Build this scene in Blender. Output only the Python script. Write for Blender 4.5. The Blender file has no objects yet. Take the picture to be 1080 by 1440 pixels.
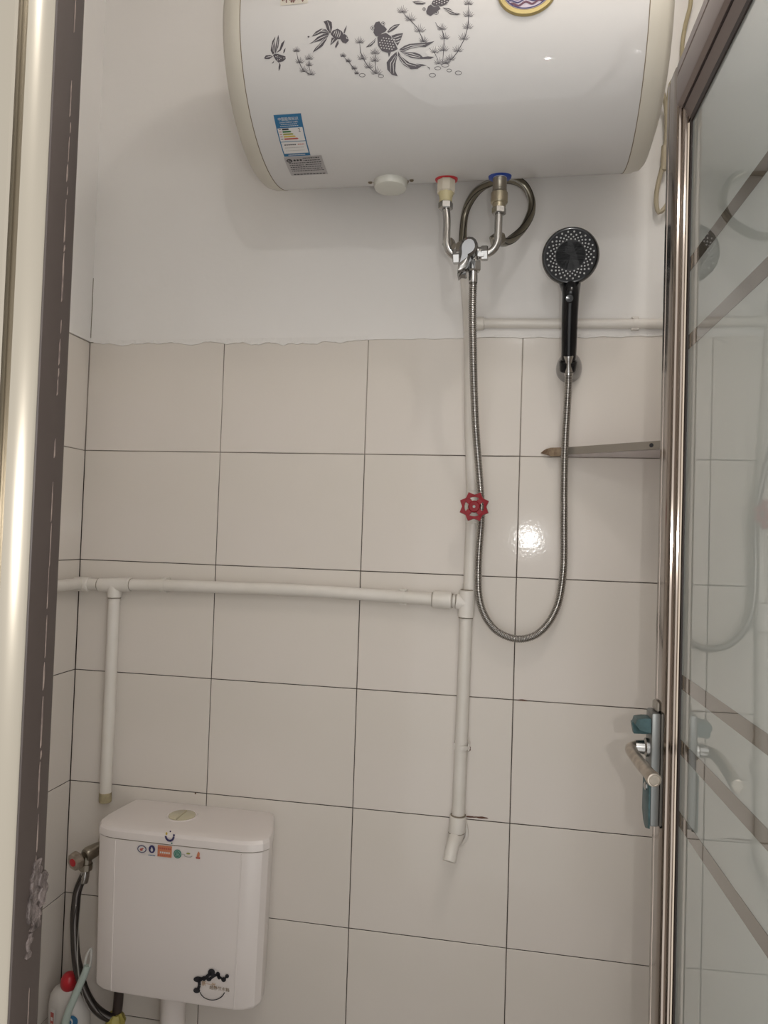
import bpy, bmesh, math, random
from mathutils import Vector, Matrix
from mathutils.geometry import tessellate_polygon

random.seed(7)
PI = math.pi
SC = bpy.context.scene
COL = SC.collection

# ---------------------------------------------------------------- camera
def make_camera():
    cd = bpy.data.cameras.new('camera')
    cd.sensor_fit = 'VERTICAL'
    cd.sensor_height = 36.0
    cd.lens = 1032.8 * 36.0 / 1440.0
    cd.clip_start = 0.01
    o = bpy.data.objects.new('camera', cd)
    COL.objects.link(o)
    yaw, pit, rol = -0.17247, 0.03069, 0.03271
    fw = Vector((math.sin(yaw) * math.cos(pit), math.cos(yaw) * math.cos(pit), math.sin(pit)))
    right = Vector((math.cos(yaw), -math.sin(yaw), 0))
    up = right.cross(fw)
    rt = math.cos(rol) * right + math.sin(rol) * up
    u = rt.cross(fw)
    m = Matrix((rt, u, -fw)).transposed().to_4x4()
    m.translation = Vector((0.977, -1.551, 1.426))
    o.matrix_world = m
    SC.camera = o
make_camera()

# ---------------------------------------------------------------- light and exposure
SC.view_settings.view_transform = 'Standard'
SC.view_settings.look = 'None'
SC.view_settings.gamma = 1.0
SC.view_settings.exposure = 0.0
SC.view_settings.use_curve_mapping = False
w = bpy.data.worlds.new('hallway_light')
SC.world = w
w.use_nodes = True
bg = w.node_tree.nodes['Background']
bg.inputs[0].default_value = (1.0, 0.985, 0.96, 1)
bg.inputs[1].default_value = 1.42          # evenly lit hallway outside the bathroom

def add_light(name, typ, loc, power, color, size=0.05, rot=(0, 0, 0), size_y=None):
    l = bpy.data.lights.new(name, typ)
    l.energy = power
    l.color = color
    if typ == 'AREA':
        l.size = size
        if size_y:
            l.shape = 'RECTANGLE'
            l.size_y = size_y
    else:
        l.shadow_soft_size = size
    o = bpy.data.objects.new(name, l)
    o.location = loc
    o.rotation_euler = rot
    COL.objects.link(o)
    return o
add_light('phone_flash', 'POINT', (1.05, -1.56, 1.432), 6.5, (1.0, 0.985, 0.96), 0.006)
add_light('bathroom_bulb', 'POINT', (1.2, -0.9, 2.7), 5.2, (1.0, 0.96, 0.91), 0.025)
add_light('hallway_lamp', 'POINT', (1.0, -1.7, 2.38), 5.0, (1.0, 0.98, 0.95), 0.018)

# ---------------------------------------------------------------- materials
MATS = {}
def mat(name, color, rough=0.5, metal=0.0, coat=0.0, coat_rough=0.03, trans=0.0, ior=1.5, spec=0.5, coat_ior=1.5,
        bump=None, vary=None, alpha=None):
    if name in MATS:
        return MATS[name]
    m = bpy.data.materials.new(name)
    m.use_nodes = True
    nt = m.node_tree
    p = nt.nodes['Principled BSDF']
    p.inputs['Base Color'].default_value = (*color, 1)
    p.inputs['Roughness'].default_value = rough
    p.inputs['Metallic'].default_value = metal
    p.inputs['IOR'].default_value = ior
    p.inputs['Specular IOR Level'].default_value = spec
    p.inputs['Coat Weight'].default_value = coat
    p.inputs['Coat Roughness'].default_value = coat_rough
    p.inputs['Coat IOR'].default_value = coat_ior
    p.inputs['Transmission Weight'].default_value = trans
    tc = nt.nodes.new('ShaderNodeTexCoord')
    if vary:                                   # (scale, second colour, stretch xyz)
        sc, c2, st = vary
        mp = nt.nodes.new('ShaderNodeMapping')
        mp.inputs['Scale'].default_value = st
        n = nt.nodes.new('ShaderNodeTexNoise')
        n.inputs['Scale'].default_value = sc
        n.inputs['Detail'].default_value = 5
        r = nt.nodes.new('ShaderNodeValToRGB')
        r.color_ramp.elements[0].position = 0.38
        r.color_ramp.elements[1].position = 0.68
        r.color_ramp.elements[0].color = (*color, 1)
        r.color_ramp.elements[1].color = (*c2, 1)
        nt.links.new(tc.outputs['Object'], mp.inputs[0])
        nt.links.new(mp.outputs[0], n.inputs['Vector'])
        nt.links.new(n.outputs[0], r.inputs[0])
        nt.links.new(r.outputs[0], p.inputs['Base Color'])
    if bump:                                   # (scale, distance, stretch)
        sc, dist, st = bump
        mp = nt.nodes.new('ShaderNodeMapping')
        mp.inputs['Scale'].default_value = st
        n = nt.nodes.new('ShaderNodeTexNoise')
        n.inputs['Scale'].default_value = sc
        n.inputs['Detail'].default_value = 3
        b = nt.nodes.new('ShaderNodeBump')
        b.inputs['Strength'].default_value = 1.0
        b.inputs['Distance'].default_value = dist
        nt.links.new(tc.outputs['Object'], mp.inputs[0])
        nt.links.new(mp.outputs[0], n.inputs['Vector'])
        nt.links.new(n.outputs[0], b.inputs['Height'])
        nt.links.new(b.outputs[0], p.inputs['Normal'])
        if coat:
            nt.links.new(b.outputs[0], p.inputs['Coat Normal'])
    MATS[name] = m
    return m

ONE = (1, 1, 1)
M_TILE = mat('glazed_tile', (0.71, 0.66, 0.60), 0.10, spec=0.22, vary=(2.5, (0.74, 0.685, 0.635), ONE), bump=(150, 0.00011, ONE))
M_GROUT = mat('grout', (0.07, 0.05, 0.04), 0.9)
def dirty_grout(m):
    """pale and clean high up, dirtier towards the wet floor, broken up by noise"""
    nt = m.node_tree
    tc = nt.nodes.new('ShaderNodeTexCoord')
    sx = nt.nodes.new('ShaderNodeSeparateXYZ')
    nt.links.new(tc.outputs['Object'], sx.inputs[0])
    mr = nt.nodes.new('ShaderNodeMapRange')
    mr.inputs['From Min'].default_value = 1.30
    mr.inputs['From Max'].default_value = 1.95
    mr.inputs['To Min'].default_value = -0.12
    mr.inputs['To Max'].default_value = 0.30
    nt.links.new(sx.outputs['Z'], mr.inputs['Value'])
    n = nt.nodes.new('ShaderNodeTexNoise')
    n.inputs['Scale'].default_value = 5.0
    n.inputs['Detail'].default_value = 6
    nt.links.new(tc.outputs['Object'], n.inputs['Vector'])
    ad = nt.nodes.new('ShaderNodeMath')
    nt.links.new(mr.outputs[0], ad.inputs[0])
    nt.links.new(n.outputs[0], ad.inputs[1])
    r = nt.nodes.new('ShaderNodeValToRGB')
    r.color_ramp.elements[0].position = 0.45
    r.color_ramp.elements[1].position = 0.85
    r.color_ramp.elements[0].color = (0.055, 0.04, 0.032, 1)
    r.color_ramp.elements[1].color = (0.50, 0.44, 0.38, 1)
    nt.links.new(ad.outputs[0], r.inputs[0])
    nt.links.new(r.outputs[0], nt.nodes['Principled BSDF'].inputs['Base Color'])
dirty_grout(M_GROUT)
M_PLASTER = mat('white_plaster', (0.80, 0.775, 0.745), 0.75, vary=(3, (0.83, 0.805, 0.78), ONE), bump=(14, 0.002, ONE))
M_PLASTER_EDGE = mat('plaster_edge', (0.80, 0.775, 0.745), 0.8, bump=(60, 0.004, ONE))
M_CONCRETE = mat('floor_tile', (0.35, 0.32, 0.29), 0.5, vary=(6, (0.42, 0.39, 0.36), ONE))
M_PIPE = mat('painted_white_pipe', (0.72, 0.68, 0.62), 0.38, vary=(12, (0.77, 0.73, 0.68), ONE))
M_PIPE_OLD = mat('yellowed_thread_tape', (0.42, 0.36, 0.22), 0.7, vary=(60, (0.28, 0.23, 0.15), ONE))
M_JOINT = mat('dirty_joint', (0.25, 0.21, 0.16), 0.8)
M_ENAMEL = mat('white_enamel', (0.60, 0.585, 0.572), 0.5, coat=0.6, coat_rough=0.015, spec=0.2)
M_CAP = mat('yellowed_plastic_cap', (0.57, 0.535, 0.46), 0.4, vary=(9, (0.61, 0.575, 0.50), ONE))
M_CAP_WHITE = mat('white_plastic_cap', (0.62, 0.61, 0.55), 0.35)
M_SEAM = mat('dark_seam', (0.20, 0.16, 0.11), 0.8)
M_CERAMIC = mat('white_plastic_tank', (0.78, 0.72, 0.69), 0.28, coat=0.25)
M_CHROME = mat('chrome', (0.50, 0.495, 0.485), 0.10, 1.0)
M_CHROME_GREY = mat('grey_chrome', (0.30, 0.30, 0.305), 0.12, 1.0)
M_CHROME_SATIN = mat('satin_chrome', (0.44, 0.43, 0.415), 0.26, 1.0)
M_STEEL_DARK = mat('dull_nickel', (0.34, 0.31, 0.26), 0.34, 1.0)
M_HOSE = mat('stainless_hose', (0.42, 0.405, 0.385), 0.15, 1.0)
M_BRAID = mat('braided_steel', (0.24, 0.22, 0.175), 0.32, 1.0)
M_BRAID_BLACK = mat('dark_braided_steel', (0.10, 0.09, 0.085), 0.34, 0.9)
M_BRAID_DARK = mat('braid_groove', (0.035, 0.03, 0.026), 0.5, 0.6)
M_BRAID_PALE = mat('braid_thread', (0.40, 0.385, 0.36), 0.4, 0.3)
M_BLACK = mat('black_gloss_plastic', (0.006, 0.006, 0.007), 0.16, coat=0.15, spec=0.3)
M_BLACK_MATT = mat('black_matt_plastic', (0.008, 0.008, 0.010), 0.45, spec=0.25)
M_NOZZLE = mat('grey_rubber_nozzle', (0.55, 0.55, 0.55), 0.5)
M_GREYRIM = mat('grey_rim', (0.22, 0.21, 0.20), 0.3, 0.6)
M_RED = mat('red_paint', (0.26, 0.005, 0.012), 0.42, spec=0.3)
M_RED_PLASTIC = mat('red_plastic', (0.50, 0.02, 0.03), 0.35)
M_BLUE_PLASTIC = mat('blue_plastic', (0.02, 0.06, 0.32), 0.35)
M_NUT_WHITE = mat('cream_plastic_nut', (0.60, 0.54, 0.44), 0.4)
M_NUT_YELLOW = mat('yellowed_plastic', (0.55, 0.48, 0.28), 0.4)
M_ALU = mat('champagne_aluminium', (0.36, 0.325, 0.27), 0.30, 1.0, bump=(40, 0.0004, (1, 1, 0.02)))
M_ALU_DARK = mat('brown_anodised_strip', (0.05, 0.037, 0.032), 0.5, vary=(7, (0.068, 0.052, 0.046), (1, 1, .2)))
M_SCRATCH = mat('glue_residue', (0.25, 0.195, 0.165), 0.8, vary=(90, (0.12, 0.09, 0.08), ONE))
M_TAPE = mat('torn_silver_tape', (0.15, 0.12, 0.11), 0.6, 0.1, vary=(75, (0.05, 0.038, 0.034), ONE), bump=(160, 0.004, ONE))
M_BRONZE = mat('polished_bronze_frame', (0.31, 0.265, 0.23), 0.12, 1.0, bump=(30, 0.0003, (1, 1, 0.03)))
M_BRONZE_DULL = mat('bronze_rail', (0.25, 0.205, 0.19), 0.32, 0.7)
M_BRONZE_BEAD = mat('glazing_bead', (0.46, 0.39, 0.32), 0.22, 1.0)
M_GASKET = mat('dark_gasket', (0.022, 0.014, 0.012), 0.5)
M_GLASS = mat('frosted_glass', (0.60, 0.64, 0.60), 0.45, coat=1.0, coat_rough=0.0, trans=0.45, coat_ior=2.3)
M_GLASS_CLEAR = mat('clear_band', (0.13, 0.11, 0.08), 0.10, coat=1.0, coat_rough=0.0, trans=0.35, coat_ior=2.3)
M_LOCK = mat('lock_steel', (0.20, 0.205, 0.20), 0.38, 0.8)
M_FILM = mat('teal_protective_film', (0.05, 0.105, 0.115), 0.45, vary=(70, (0.018, 0.05, 0.05), ONE))
M_LEVER = mat('worn_nickel_lever', (0.52, 0.46, 0.39), 0.34, 0.85, vary=(80, (0.36, 0.31, 0.26), ONE))
M_WIRE = mat('tan_cable', (0.40, 0.34, 0.21), 0.5)
M_WIRE_PALE = mat('pale_cable', (0.44, 0.38, 0.27), 0.5)
M_SHELF_RAIL = mat('grey_metal_rail', (0.33, 0.30, 0.26), 0.4, 0.6)
M_SHELF_PLATE = mat('frosted_shelf_plate', (0.86, 0.80, 0.80), 0.35, trans=0.75)
M_RUSTY = mat('rusty_end', (0.33, 0.25, 0.17), 0.8, vary=(70, (0.16, 0.10, 0.06), ONE))
M_RUST = mat('rust_stain', (0.13, 0.06, 0.04), 0.8)
M_PRINT = mat('slate_print', (0.085, 0.075, 0.085), 0.4)
M_PRINT_LIGHT = mat('white_print', (0.59, 0.575, 0.565), 0.3)
M_PAPER = mat('white_label', (0.66, 0.64, 0.62), 0.5)
M_LBLUE = mat('label_blue', (0.025, 0.14, 0.28), 0.45)
M_LGREY = mat('nameplate_grey', (0.40, 0.38, 0.38), 0.4, 0.2)
M_INK = mat('label_ink', (0.02, 0.02, 0.025), 0.5)
M_GREEN = mat('label_green', (0.04, 0.16, 0.05), 0.5)
M_LIME = mat('label_olive', (0.30, 0.32, 0.06), 0.5)
M_YELLOW = mat('label_yellow', (0.58, 0.42, 0.08), 0.5)
M_ORANGE = mat('label_orange', (0.60, 0.22, 0.06), 0.5)
M_LRED = mat('label_red', (0.46, 0.10, 0.08), 0.5)
M_GOLD = mat('gold_rim', (0.46, 0.36, 0.15), 0.38, 0.4)
M_DIAL = mat('lilac_dial', (0.52, 0.46, 0.54), 0.35)
M_NAVY = mat('navy_print', (0.035, 0.03, 0.12), 0.4)
M_TEAL = mat('icon_green', (0.05, 0.20, 0.15), 0.5)
M_PEACH = mat('icon_orange', (0.60, 0.22, 0.11), 0.5)
M_GOLDINK = mat('gold_ink', (0.40, 0.22, 0.07), 0.4)
M_BUTTON = mat('flush_button', (0.56, 0.51, 0.36), 0.25, coat=0.4)
M_DARKNUT = mat('dark_brown_nut', (0.045, 0.03, 0.026), 0.45)
M_BAG = mat('yellow_plastic_wrap', (0.46, 0.40, 0.10), 0.4, vary=(40, (0.34, 0.28, 0.06), ONE))
M_BOTTLE = mat('white_bottle', (0.60, 0.57, 0.54), 0.35)
M_BRUSH = mat('pale_green_plastic', (0.44, 0.52, 0.48), 0.35)
M_BRUSH_WHITE = mat('white_hook', (0.62, 0.61, 0.58), 0.35)

# ---------------------------------------------------------------- mesh helpers
def finish(name, bm, mats, parent=None, angle=35, loc=None):
    """link bm (written in world coordinates, or in the parent's frame) as ONE mesh object"""
    bmesh.ops.recalc_face_normals(bm, faces=bm.faces[:])
    me = bpy.data.meshes.new(name)
    if loc is not None:
        bmesh.ops.translate(bm, verts=bm.verts[:], vec=-Vector(loc))
    bm.to_mesh(me)
    bm.free()
    for m in (mats if isinstance(mats, (list, tuple)) else [mats]):
        me.materials.append(m)
    if angle:
        me.polygons.foreach_set('use_smooth', [True] * len(me.polygons))
        me.set_sharp_from_angle(angle=math.radians(angle))
    o = bpy.data.objects.new(name, me)
    COL.objects.link(o)
    if loc is not None:
        o.location = loc
    if parent is not None:
        o.parent = parent
    return o

def tag(o, label, cat, group=None, kind=None):
    o['label'] = label
    o['category'] = cat
    if group:
        o['group'] = group
    if kind:
        o['kind'] = kind
    return o

class Thing:
    """an Empty at the thing's base; parts are given in world coordinates"""
    def __init__(self, name, label, cat, loc, group=None, kind=None):
        self.o = bpy.data.objects.new(name, None)
        self.o.empty_display_size = 0.03
        self.o.location = loc
        COL.objects.link(self.o)
        tag(self.o, label, cat, group, kind)
        self.loc = Vector(loc)
    def part(self, name, bm, mats, under=None, label=None, angle=35, kind=None):
        bmesh.ops.translate(bm, verts=bm.verts[:], vec=-self.loc)
        o = finish(name, bm, mats, under or self.o, angle)
        if label:
            o['label'] = label
        if kind:
            o['kind'] = kind
        return o

def new():
    return bmesh.new()

def frame(axis):
    a = Vector(axis).normalized()
    h = Vector((0, 0, 1)) if abs(a.z) < 0.9 else Vector((0, 1, 0))
    u = h.cross(a).normalized()
    v = a.cross(u).normalized()
    return a, u, v

def skin(bm, rings, closed=True, cap0=True, cap1=True, mi=0):
    n = len(rings[0])
    fs = []
    for r0, r1 in zip(rings, rings[1:]):
        for i in range(n if closed else n - 1):
            j = (i + 1) % n
            fs.append(bm.faces.new((r0[i], r0[j], r1[j], r1[i])))
    if cap0:
        fs.append(bm.faces.new(rings[0][::-1]))
    if cap1:
        fs.append(bm.faces.new(rings[-1]))
    for f in fs:
        f.material_index = mi
    return fs

def lathe(bm, origin, axis, prof, n=24, mi=0, squash=1.0, spin=0.0):
    """prof: (distance along axis, radius)"""
    o = Vector(origin)
    a, u, v = frame(axis)
    rings = []
    for t, r in prof:
        r = max(r, 1e-5)
        rings.append([bm.verts.new(o + a * t + u * (r * math.cos(spin + 2 * PI * k / n)) + v * (r * squash * math.sin(spin + 2 * PI * k / n))) for k in range(n)])
    return skin(bm, rings, mi=mi)

def cyl(bm, p0, p1, r, n=16, mi=0, r1=None, bev=0.0):
    p0, p1 = Vector(p0), Vector(p1)
    L = (p1 - p0).length
    r1 = r if r1 is None else r1
    if bev:
        prof = [(0, r - bev), (bev, r), (L - bev, r1), (L, r1 - bev)]
    else:
        prof = [(0, r), (L, r1)]
    return lathe(bm, p0, p1 - p0, prof, n, mi)

def hexnut(bm, c, axis, L, r, mi=0, n=6, spin=0.0):
    a = Vector(axis).normalized()
    return lathe(bm, Vector(c) - a * L / 2, axis, [(0, r * .86), (L * .12, r), (L * .88, r), (L, r * .86)], n, mi, spin=spin)

def smooth_path(pts, step=0.004):
    P = [Vector(p) for p in pts]
    P = [P[0] * 2 - P[1]] + P + [P[-1] * 2 - P[-2]]
    dense = []
    for i in range(1, len(P) - 2):
        for k in range(24):
            t = k / 24
            a, b, c, d = P[i - 1], P[i], P[i + 1], P[i + 2]
            dense.append(0.5 * ((2 * b) + (c - a) * t + (2 * a - 5 * b + 4 * c - d) * t * t + (3 * b - a - 3 * c + d) * t ** 3))
    dense.append(P[-2])
    out = [dense[0]]
    acc = 0.0
    for a, b in zip(dense, dense[1:]):
        L = (b - a).length
        while acc + L >= step:
            s = (step - acc) / L
            a = a + (b - a) * s
            out.append(a)
            L = (b - a).length
            acc = 0.0
        acc += L
    out.append(dense[-1])
    return out

def tube(bm, pts, r, n=10, mi=0, caps=True):
    """r: number or function(index) -> radius; parallel transported rings"""
    P = [Vector(p) for p in pts]
    t0 = (P[1] - P[0]).normalized()
    _, u, v = frame(t0)
    rings = []
    prev = t0
    for i, p in enumerate(P):
        t = (P[min(i + 1, len(P) - 1)] - P[max(i - 1, 0)])
        t = t.normalized() if t.length > 1e-9 else prev
        q = prev.rotation_difference(t)
        u = q @ u
        v = q @ v
        prev = t
        rr = r(i) if callable(r) else r
        rings.append([bm.verts.new(p + u * (rr * math.cos(2 * PI * k / n)) + v * (rr * math.sin(2 * PI * k / n))) for k in range(n)])
    return skin(bm, rings, cap0=caps, cap1=caps, mi=mi)

def box(bm, x0, x1, y0, y1, z0, z1, bev=0.0, mi=0, seg=1):
    r = bmesh.ops.create_cube(bm, size=1.0)
    vs = r['verts']
    for v in vs:
        v.co = Vector((x0 + (v.co.x + .5) * (x1 - x0), y0 + (v.co.y + .5) * (y1 - y0), z0 + (v.co.z + .5) * (z1 - z0)))
    fs = list({f for v in vs for f in v.link_faces})
    for f in fs:
        f.material_index = mi
    if bev:
        es = list({e for v in vs for e in v.link_edges})
        bmesh.ops.bevel(bm, geom=es, offset=bev, segments=seg, affect='EDGES', profile=0.5)

def prism(bm, poly, o, u, v, w, mi=0, inset=0.0, bev_h=0.0):
    """polygon poly (a,b) in plane o+a*u+b*v, thickened along w (vector); optional chamfer at the w end"""
    o, u, v, w = Vector(o), Vector(u), Vector(v), Vector(w)
    n = len(poly)
    base = [bm.verts.new(o + u * a + v * b) for a, b in poly]
    rings = [base]
    if inset:
        cx = sum(p[0] for p in poly) / n
        cy = sum(p[1] for p in poly) / n
        L = w.length
        rings.append([bm.verts.new(o + u * a + v * b + w * (1 - bev_h / L)) for a, b in poly])
        for k in (0.35, 1.0):
            dz = 1 - bev_h / L * (1 - math.sin(k * PI / 2))
            ins = inset * (1 - math.cos(k * PI / 2))
            rg = []
            for a, b in poly:
                d = math.hypot(a - cx, b - cy) or 1
                s = max(0.2, (d - ins) / d)
                rg.append(bm.verts.new(o + u * (cx + (a - cx) * s) + v * (cy + (b - cy) * s) + w * dz))
            rings.append(rg)
    else:
        rings.append([bm.verts.new(o + u * a + v * b + w) for a, b in poly])
    skin(bm, rings, mi=mi)

def extrude_profile(bm, prof, z0, z1, mi=0):
    """closed profile (x,y) swept along z"""
    lo = [bm.verts.new((x, y, z0)) for x, y in prof]
    hi = [bm.verts.new((x, y, z1)) for x, y in prof]
    skin(bm, [lo, hi], mi=mi)

def text_polys(txt, size, width=None):
    """flat triangles of a text, centred at the origin: (verts2d, faces)"""
    cu = bpy.data.curves.new('lettering', 'FONT')
    cu.body = txt
    cu.size = size
    cu.align_x = 'CENTER'
    cu.align_y = 'CENTER'
    cu.resolution_u = 2
    ob = bpy.data.objects.new('lettering', cu)
    COL.objects.link(ob)
    dg = bpy.context.evaluated_depsgraph_get()
    dg.update()
    me = bpy.data.meshes.new_from_object(ob.evaluated_get(dg))
    vs = [(v.co.x, v.co.y) for v in me.vertices]
    fs = [tuple(p.vertices) for p in me.polygons]
    bpy.data.objects.remove(ob)
    bpy.data.curves.remove(cu)
    bpy.data.meshes.remove(me)
    if vs:
        x0, x1 = min(v[0] for v in vs), max(v[0] for v in vs)
        y0, y1 = min(v[1] for v in vs), max(v[1] for v in vs)
        s = (width / (x1 - x0)) if width else 1
        vs = [((x - (x0 + x1) / 2) * s, (y - (y0 + y1) / 2) * s) for x, y in vs]
    return vs, fs

# ================================================================= THE SETTING
TW, TH = 0.33, 0.252          # tile pitch
ZT = 1.85                     # top of the tiling
ZF = 0.20                     # bathroom floor level
ZC = 2.85                     # ceiling
XR = 1.335                    # right wall
YF = -1.03                    # inner face of the front wall

def tile_mesh(wd, ht):
    bm = new()
    box(bm, -wd / 2, wd / 2, 0.0, 0.008, -ht / 2, ht / 2)
    es = [e for e in bm.edges if all(v.co.y < 0.004 for v in e.verts)]
    bmesh.ops.bevel(bm, geom=es, offset=0.0010, segments=1, affect='EDGES', profile=0.5)
    me = bpy.data.meshes.new('tile')
    bmesh.ops.recalc_face_normals(bm, faces=bm.faces[:])
    bm.to_mesh(me)
    bm.free()
    me.materials.append(M_TILE)
    me.polygons.foreach_set('use_smooth', [True] * len(me.polygons))
    me.set_sharp_from_angle(angle=math.radians(25))
    return me
TILES = {}
def lay_tiles(wall, length, place):
    """tiles of one wall as children named tile; place(s, z) -> (location, rotz)"""
    g = 0.0018
    n = int(math.ceil(length / TW - 0.02))
    rows = int(math.ceil((ZT - ZF) / TH))
    for r in range(rows):
        z1 = ZT - r * TH
        z0 = max(z1 - TH, ZF)
        for c in range(n):
            s0 = c * TW
            s1 = min(s0 + TW, length)
            key = (round(s1 - s0, 4), round(z1 - z0, 4))
            if key not in TILES:
                TILES[key] = tile_mesh(key[0] - g, key[1] - g)
            o = bpy.data.objects.new('tile', TILES[key])
            COL.objects.link(o)
            loc, rz = place((s0 + s1) / 2, (z0 + z1) / 2)
            o.location = loc
            o.rotation_euler = (random.uniform(-.0012, .0012), random.uniform(-.0006, .0006), rz + random.uniform(-.0012, .0012))
            o.parent = wall

# back wall: grout bed, tiles, painted plaster above
bm = new(); box(bm, -0.05, XR + 0.05, 0.0018, 0.06, ZF - 0.05, ZC)
wall_back = tag(finish('wall_back', bm, M_GROUT), 'back wall tiled in cream to head height with white plaster above', 'wall', kind='structure')
lay_tiles(wall_back, XR, lambda s, z: ((s, 0.0, z), 0))
bm = new()
pts = []
for k in range(81):
    x = -0.0 + XR * k / 80
    dip = 0.0
    if 0.03 < x < 0.6:
        dip = 0.004 + 0.003 * math.sin(x * 31) + 0.003 * math.sin(x * 77 + 1)
    if 0.5 < x < 0.9:
        dip += 0.003
    pts.append((x, ZT + 0.001 - dip - random.uniform(0, 0.0022)))
def strip(bm, lo, top, y0, y1):
    """slab with a ragged lower edge: lo = [(x,z)], flat top at z = top"""
    rows = []
    for x, z in lo:
        rows.append([bm.verts.new((x, y0, z)), bm.verts.new((x, y1, z)), bm.verts.new((x, y1, top)), bm.verts.new((x, y0, top))])
    skin(bm, rows)
strip(bm, pts, ZC, 0.0017, -0.0025)
o = finish('plaster_coat', bm, M_PLASTER, wall_back, 30)
# smeared lower edge of the plaster over the top tiles
for (xa, xb, d, yy) in ((0.01, 0.30, 0.006, -.0029), (0.28, 0.66, 0.013, -.0031), (0.93, 1.30, 0.005, -.0029)):
    bm = new()
    n = 40
    lo = []
    for k in range(n + 1):
        t = k / n
        env = max(0.0, math.sin(PI * t)) ** .5
        lo.append((xa + (xb - xa) * t, ZT - d * env * (0.62 + 0.25 * math.sin(k * .9 + xa * 9) + 0.13 * math.sin(k * 2.3)) - 0.001))
    strip(bm, lo, ZT + .004, 0.0005, yy)
    finish('plaster_smear', bm, M_PLASTER_EDGE, wall_back, 30)
# rust and dirt marks with a shape of their own
def blot(c, rx, rz, y=-0.0004, seed=0, name='rust_spot'):
    rnd = random.Random(seed)
    b = new()
    n = 12
    poly = [(c[0] + rx * math.cos(2 * PI * k / n) * rnd.uniform(.6, 1.1), c[2] + rz * math.sin(2 * PI * k / n) * rnd.uniform(.6, 1.1)) for k in range(n)]
    prism(b, poly, (0, 0.0004, 0), (1, 0, 0), (0, 0, 1), (0, y - 0.0008, 0))
    finish(name, b, M_RUST, wall_back, 30)
blot((0.9029,0,0.9874), .0035, .007, seed=1)
blot((0.9098,0,0.8479), .012, .0022, seed=2)
blot((0.9332,0,0.8487), .016, .0022, seed=3)
blot((0.3044,0,0.8404), .0022, .0022, seed=4)
blot((0.269,0,2.384), .002, .002, seed=5)
blot((1.009,0,1.095), .010, .0016, seed=6)
# left wall
bm = new(); box(bm, -0.06, -0.0018, YF - 0.02, 0.06, ZF - 0.05, ZC)
wall_left = tag(finish('wall_left', bm, M_GROUT), 'narrow strip of cream tiled left wall behind the door frame', 'wall', kind='structure')
lay_tiles(wall_left, -YF, lambda s, z: ((0.0, -s, z), PI / 2))
bm = new(); box(bm, -0.0018, 0.0026, YF - 0.02, 0.0, ZT + 0.001, ZC)
finish('plaster_coat', bm, M_PLASTER, wall_left)
# grey hairline crack in the corner
bm = new()
tube(bm, [(0.003 + random.uniform(-.001, .001), -0.0028, 1.86 + 0.02 * k) for k in range(8)], 0.0008, 5)
finish('corner_crack', bm, M_SEAM, wall_back)
# right wall
bm = new(); box(bm, XR + 0.0018, XR + 0.06, YF - 0.02, 0.06, ZF - 0.05, ZC)
wall_right = tag(finish('wall_right', bm, M_GROUT), 'right wall of cream tiles behind the open glass door', 'wall', kind='structure')
lay_tiles(wall_right, -YF, lambda s, z: ((XR, -s, z), -PI / 2))
bm = new(); box(bm, XR - 0.0026, XR + 0.0018, YF - 0.02, 0.0, ZT + 0.001, ZC)
finish('plaster_coat', bm, M_PLASTER, wall_right)
# front wall with the doorway
bm = new()
box(bm, -0.06, 0.596, YF - 0.053, YF, ZF - 0.2, ZC)
wall_front = tag(finish('wall_front', bm, M_PLASTER), 'white plaster wall left of the aluminium door frame', 'wall', kind='structure')
bm = new(); box(bm, 1.285, XR + 0.06, YF - 0.053, YF, ZF - 0.2, ZC)
finish('wall_pier', bm, M_PLASTER, wall_front)
bm = new(); box(bm, 0.596, 1.285, YF - 0.053, YF, 2.365, ZC)
finish('wall_over_door', bm, M_PLASTER, wall_front)
bm = new(); box(bm, -0.06, XR + 0.06, YF - 0.075, 0.06, ZF - 0.2, ZF)
tag(finish('floor', bm, M_CONCRETE), 'raised bathroom floor', 'floor', kind='structure')
bm = new(); box(bm, -0.06, XR + 0.06, YF - 0.075, 0.06, ZC, ZC + 0.05)
tag(finish('ceiling', bm, M_PLASTER), 'white bathroom ceiling', 'ceiling', kind='structure')

# ---- door frame: left jamb with rounded aluminium front, dark stop, silver tape
jamb = Thing('trim_1', 'tall aluminium door jamb at the left edge with a dark brown inner strip', 'door frame', (0.62, -1.06, ZF), kind='structure')
bm = new()
arc = [(0.6320, -1.0668)]
for k in range(9):                       # gently convex face turned towards the doorway
    t = k / 8
    arc.append((0.6316 - 0.0138 * t + 0.0008 * math.sin(PI * t), -1.0676 - 0.0108 * t - 0.0010 * math.sin(PI * t)))
arc += [(0.6168, -1.0783)]
prof = arc + [(0.6164, -1.0775), (0.6148, -1.0775), (0.6145, -1.0845), (0.6130, -1.0862), (0.5950, -1.0870), (0.5915, -1.0855), (0.5915, -1.032), (0.6320, -1.032)]
extrude_profile(bm, prof, ZF, 2.365)
jamb.part('jamb_profile', bm, M_ALU, angle=25)
bm = new()
prof = [(0.6321, -1.0672), (0.6330, -1.0665), (0.6334, -1.0650), (0.6334, -1.036), (0.6328, -1.0335), (0.6321, -1.0335)]
extrude_profile(bm, prof, ZF, 2.365)
jamb.part('stop_strip', bm, M_ALU_DARK, angle=25)
bm = new()
rnd = random.Random(11)
z = 1.0
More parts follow.
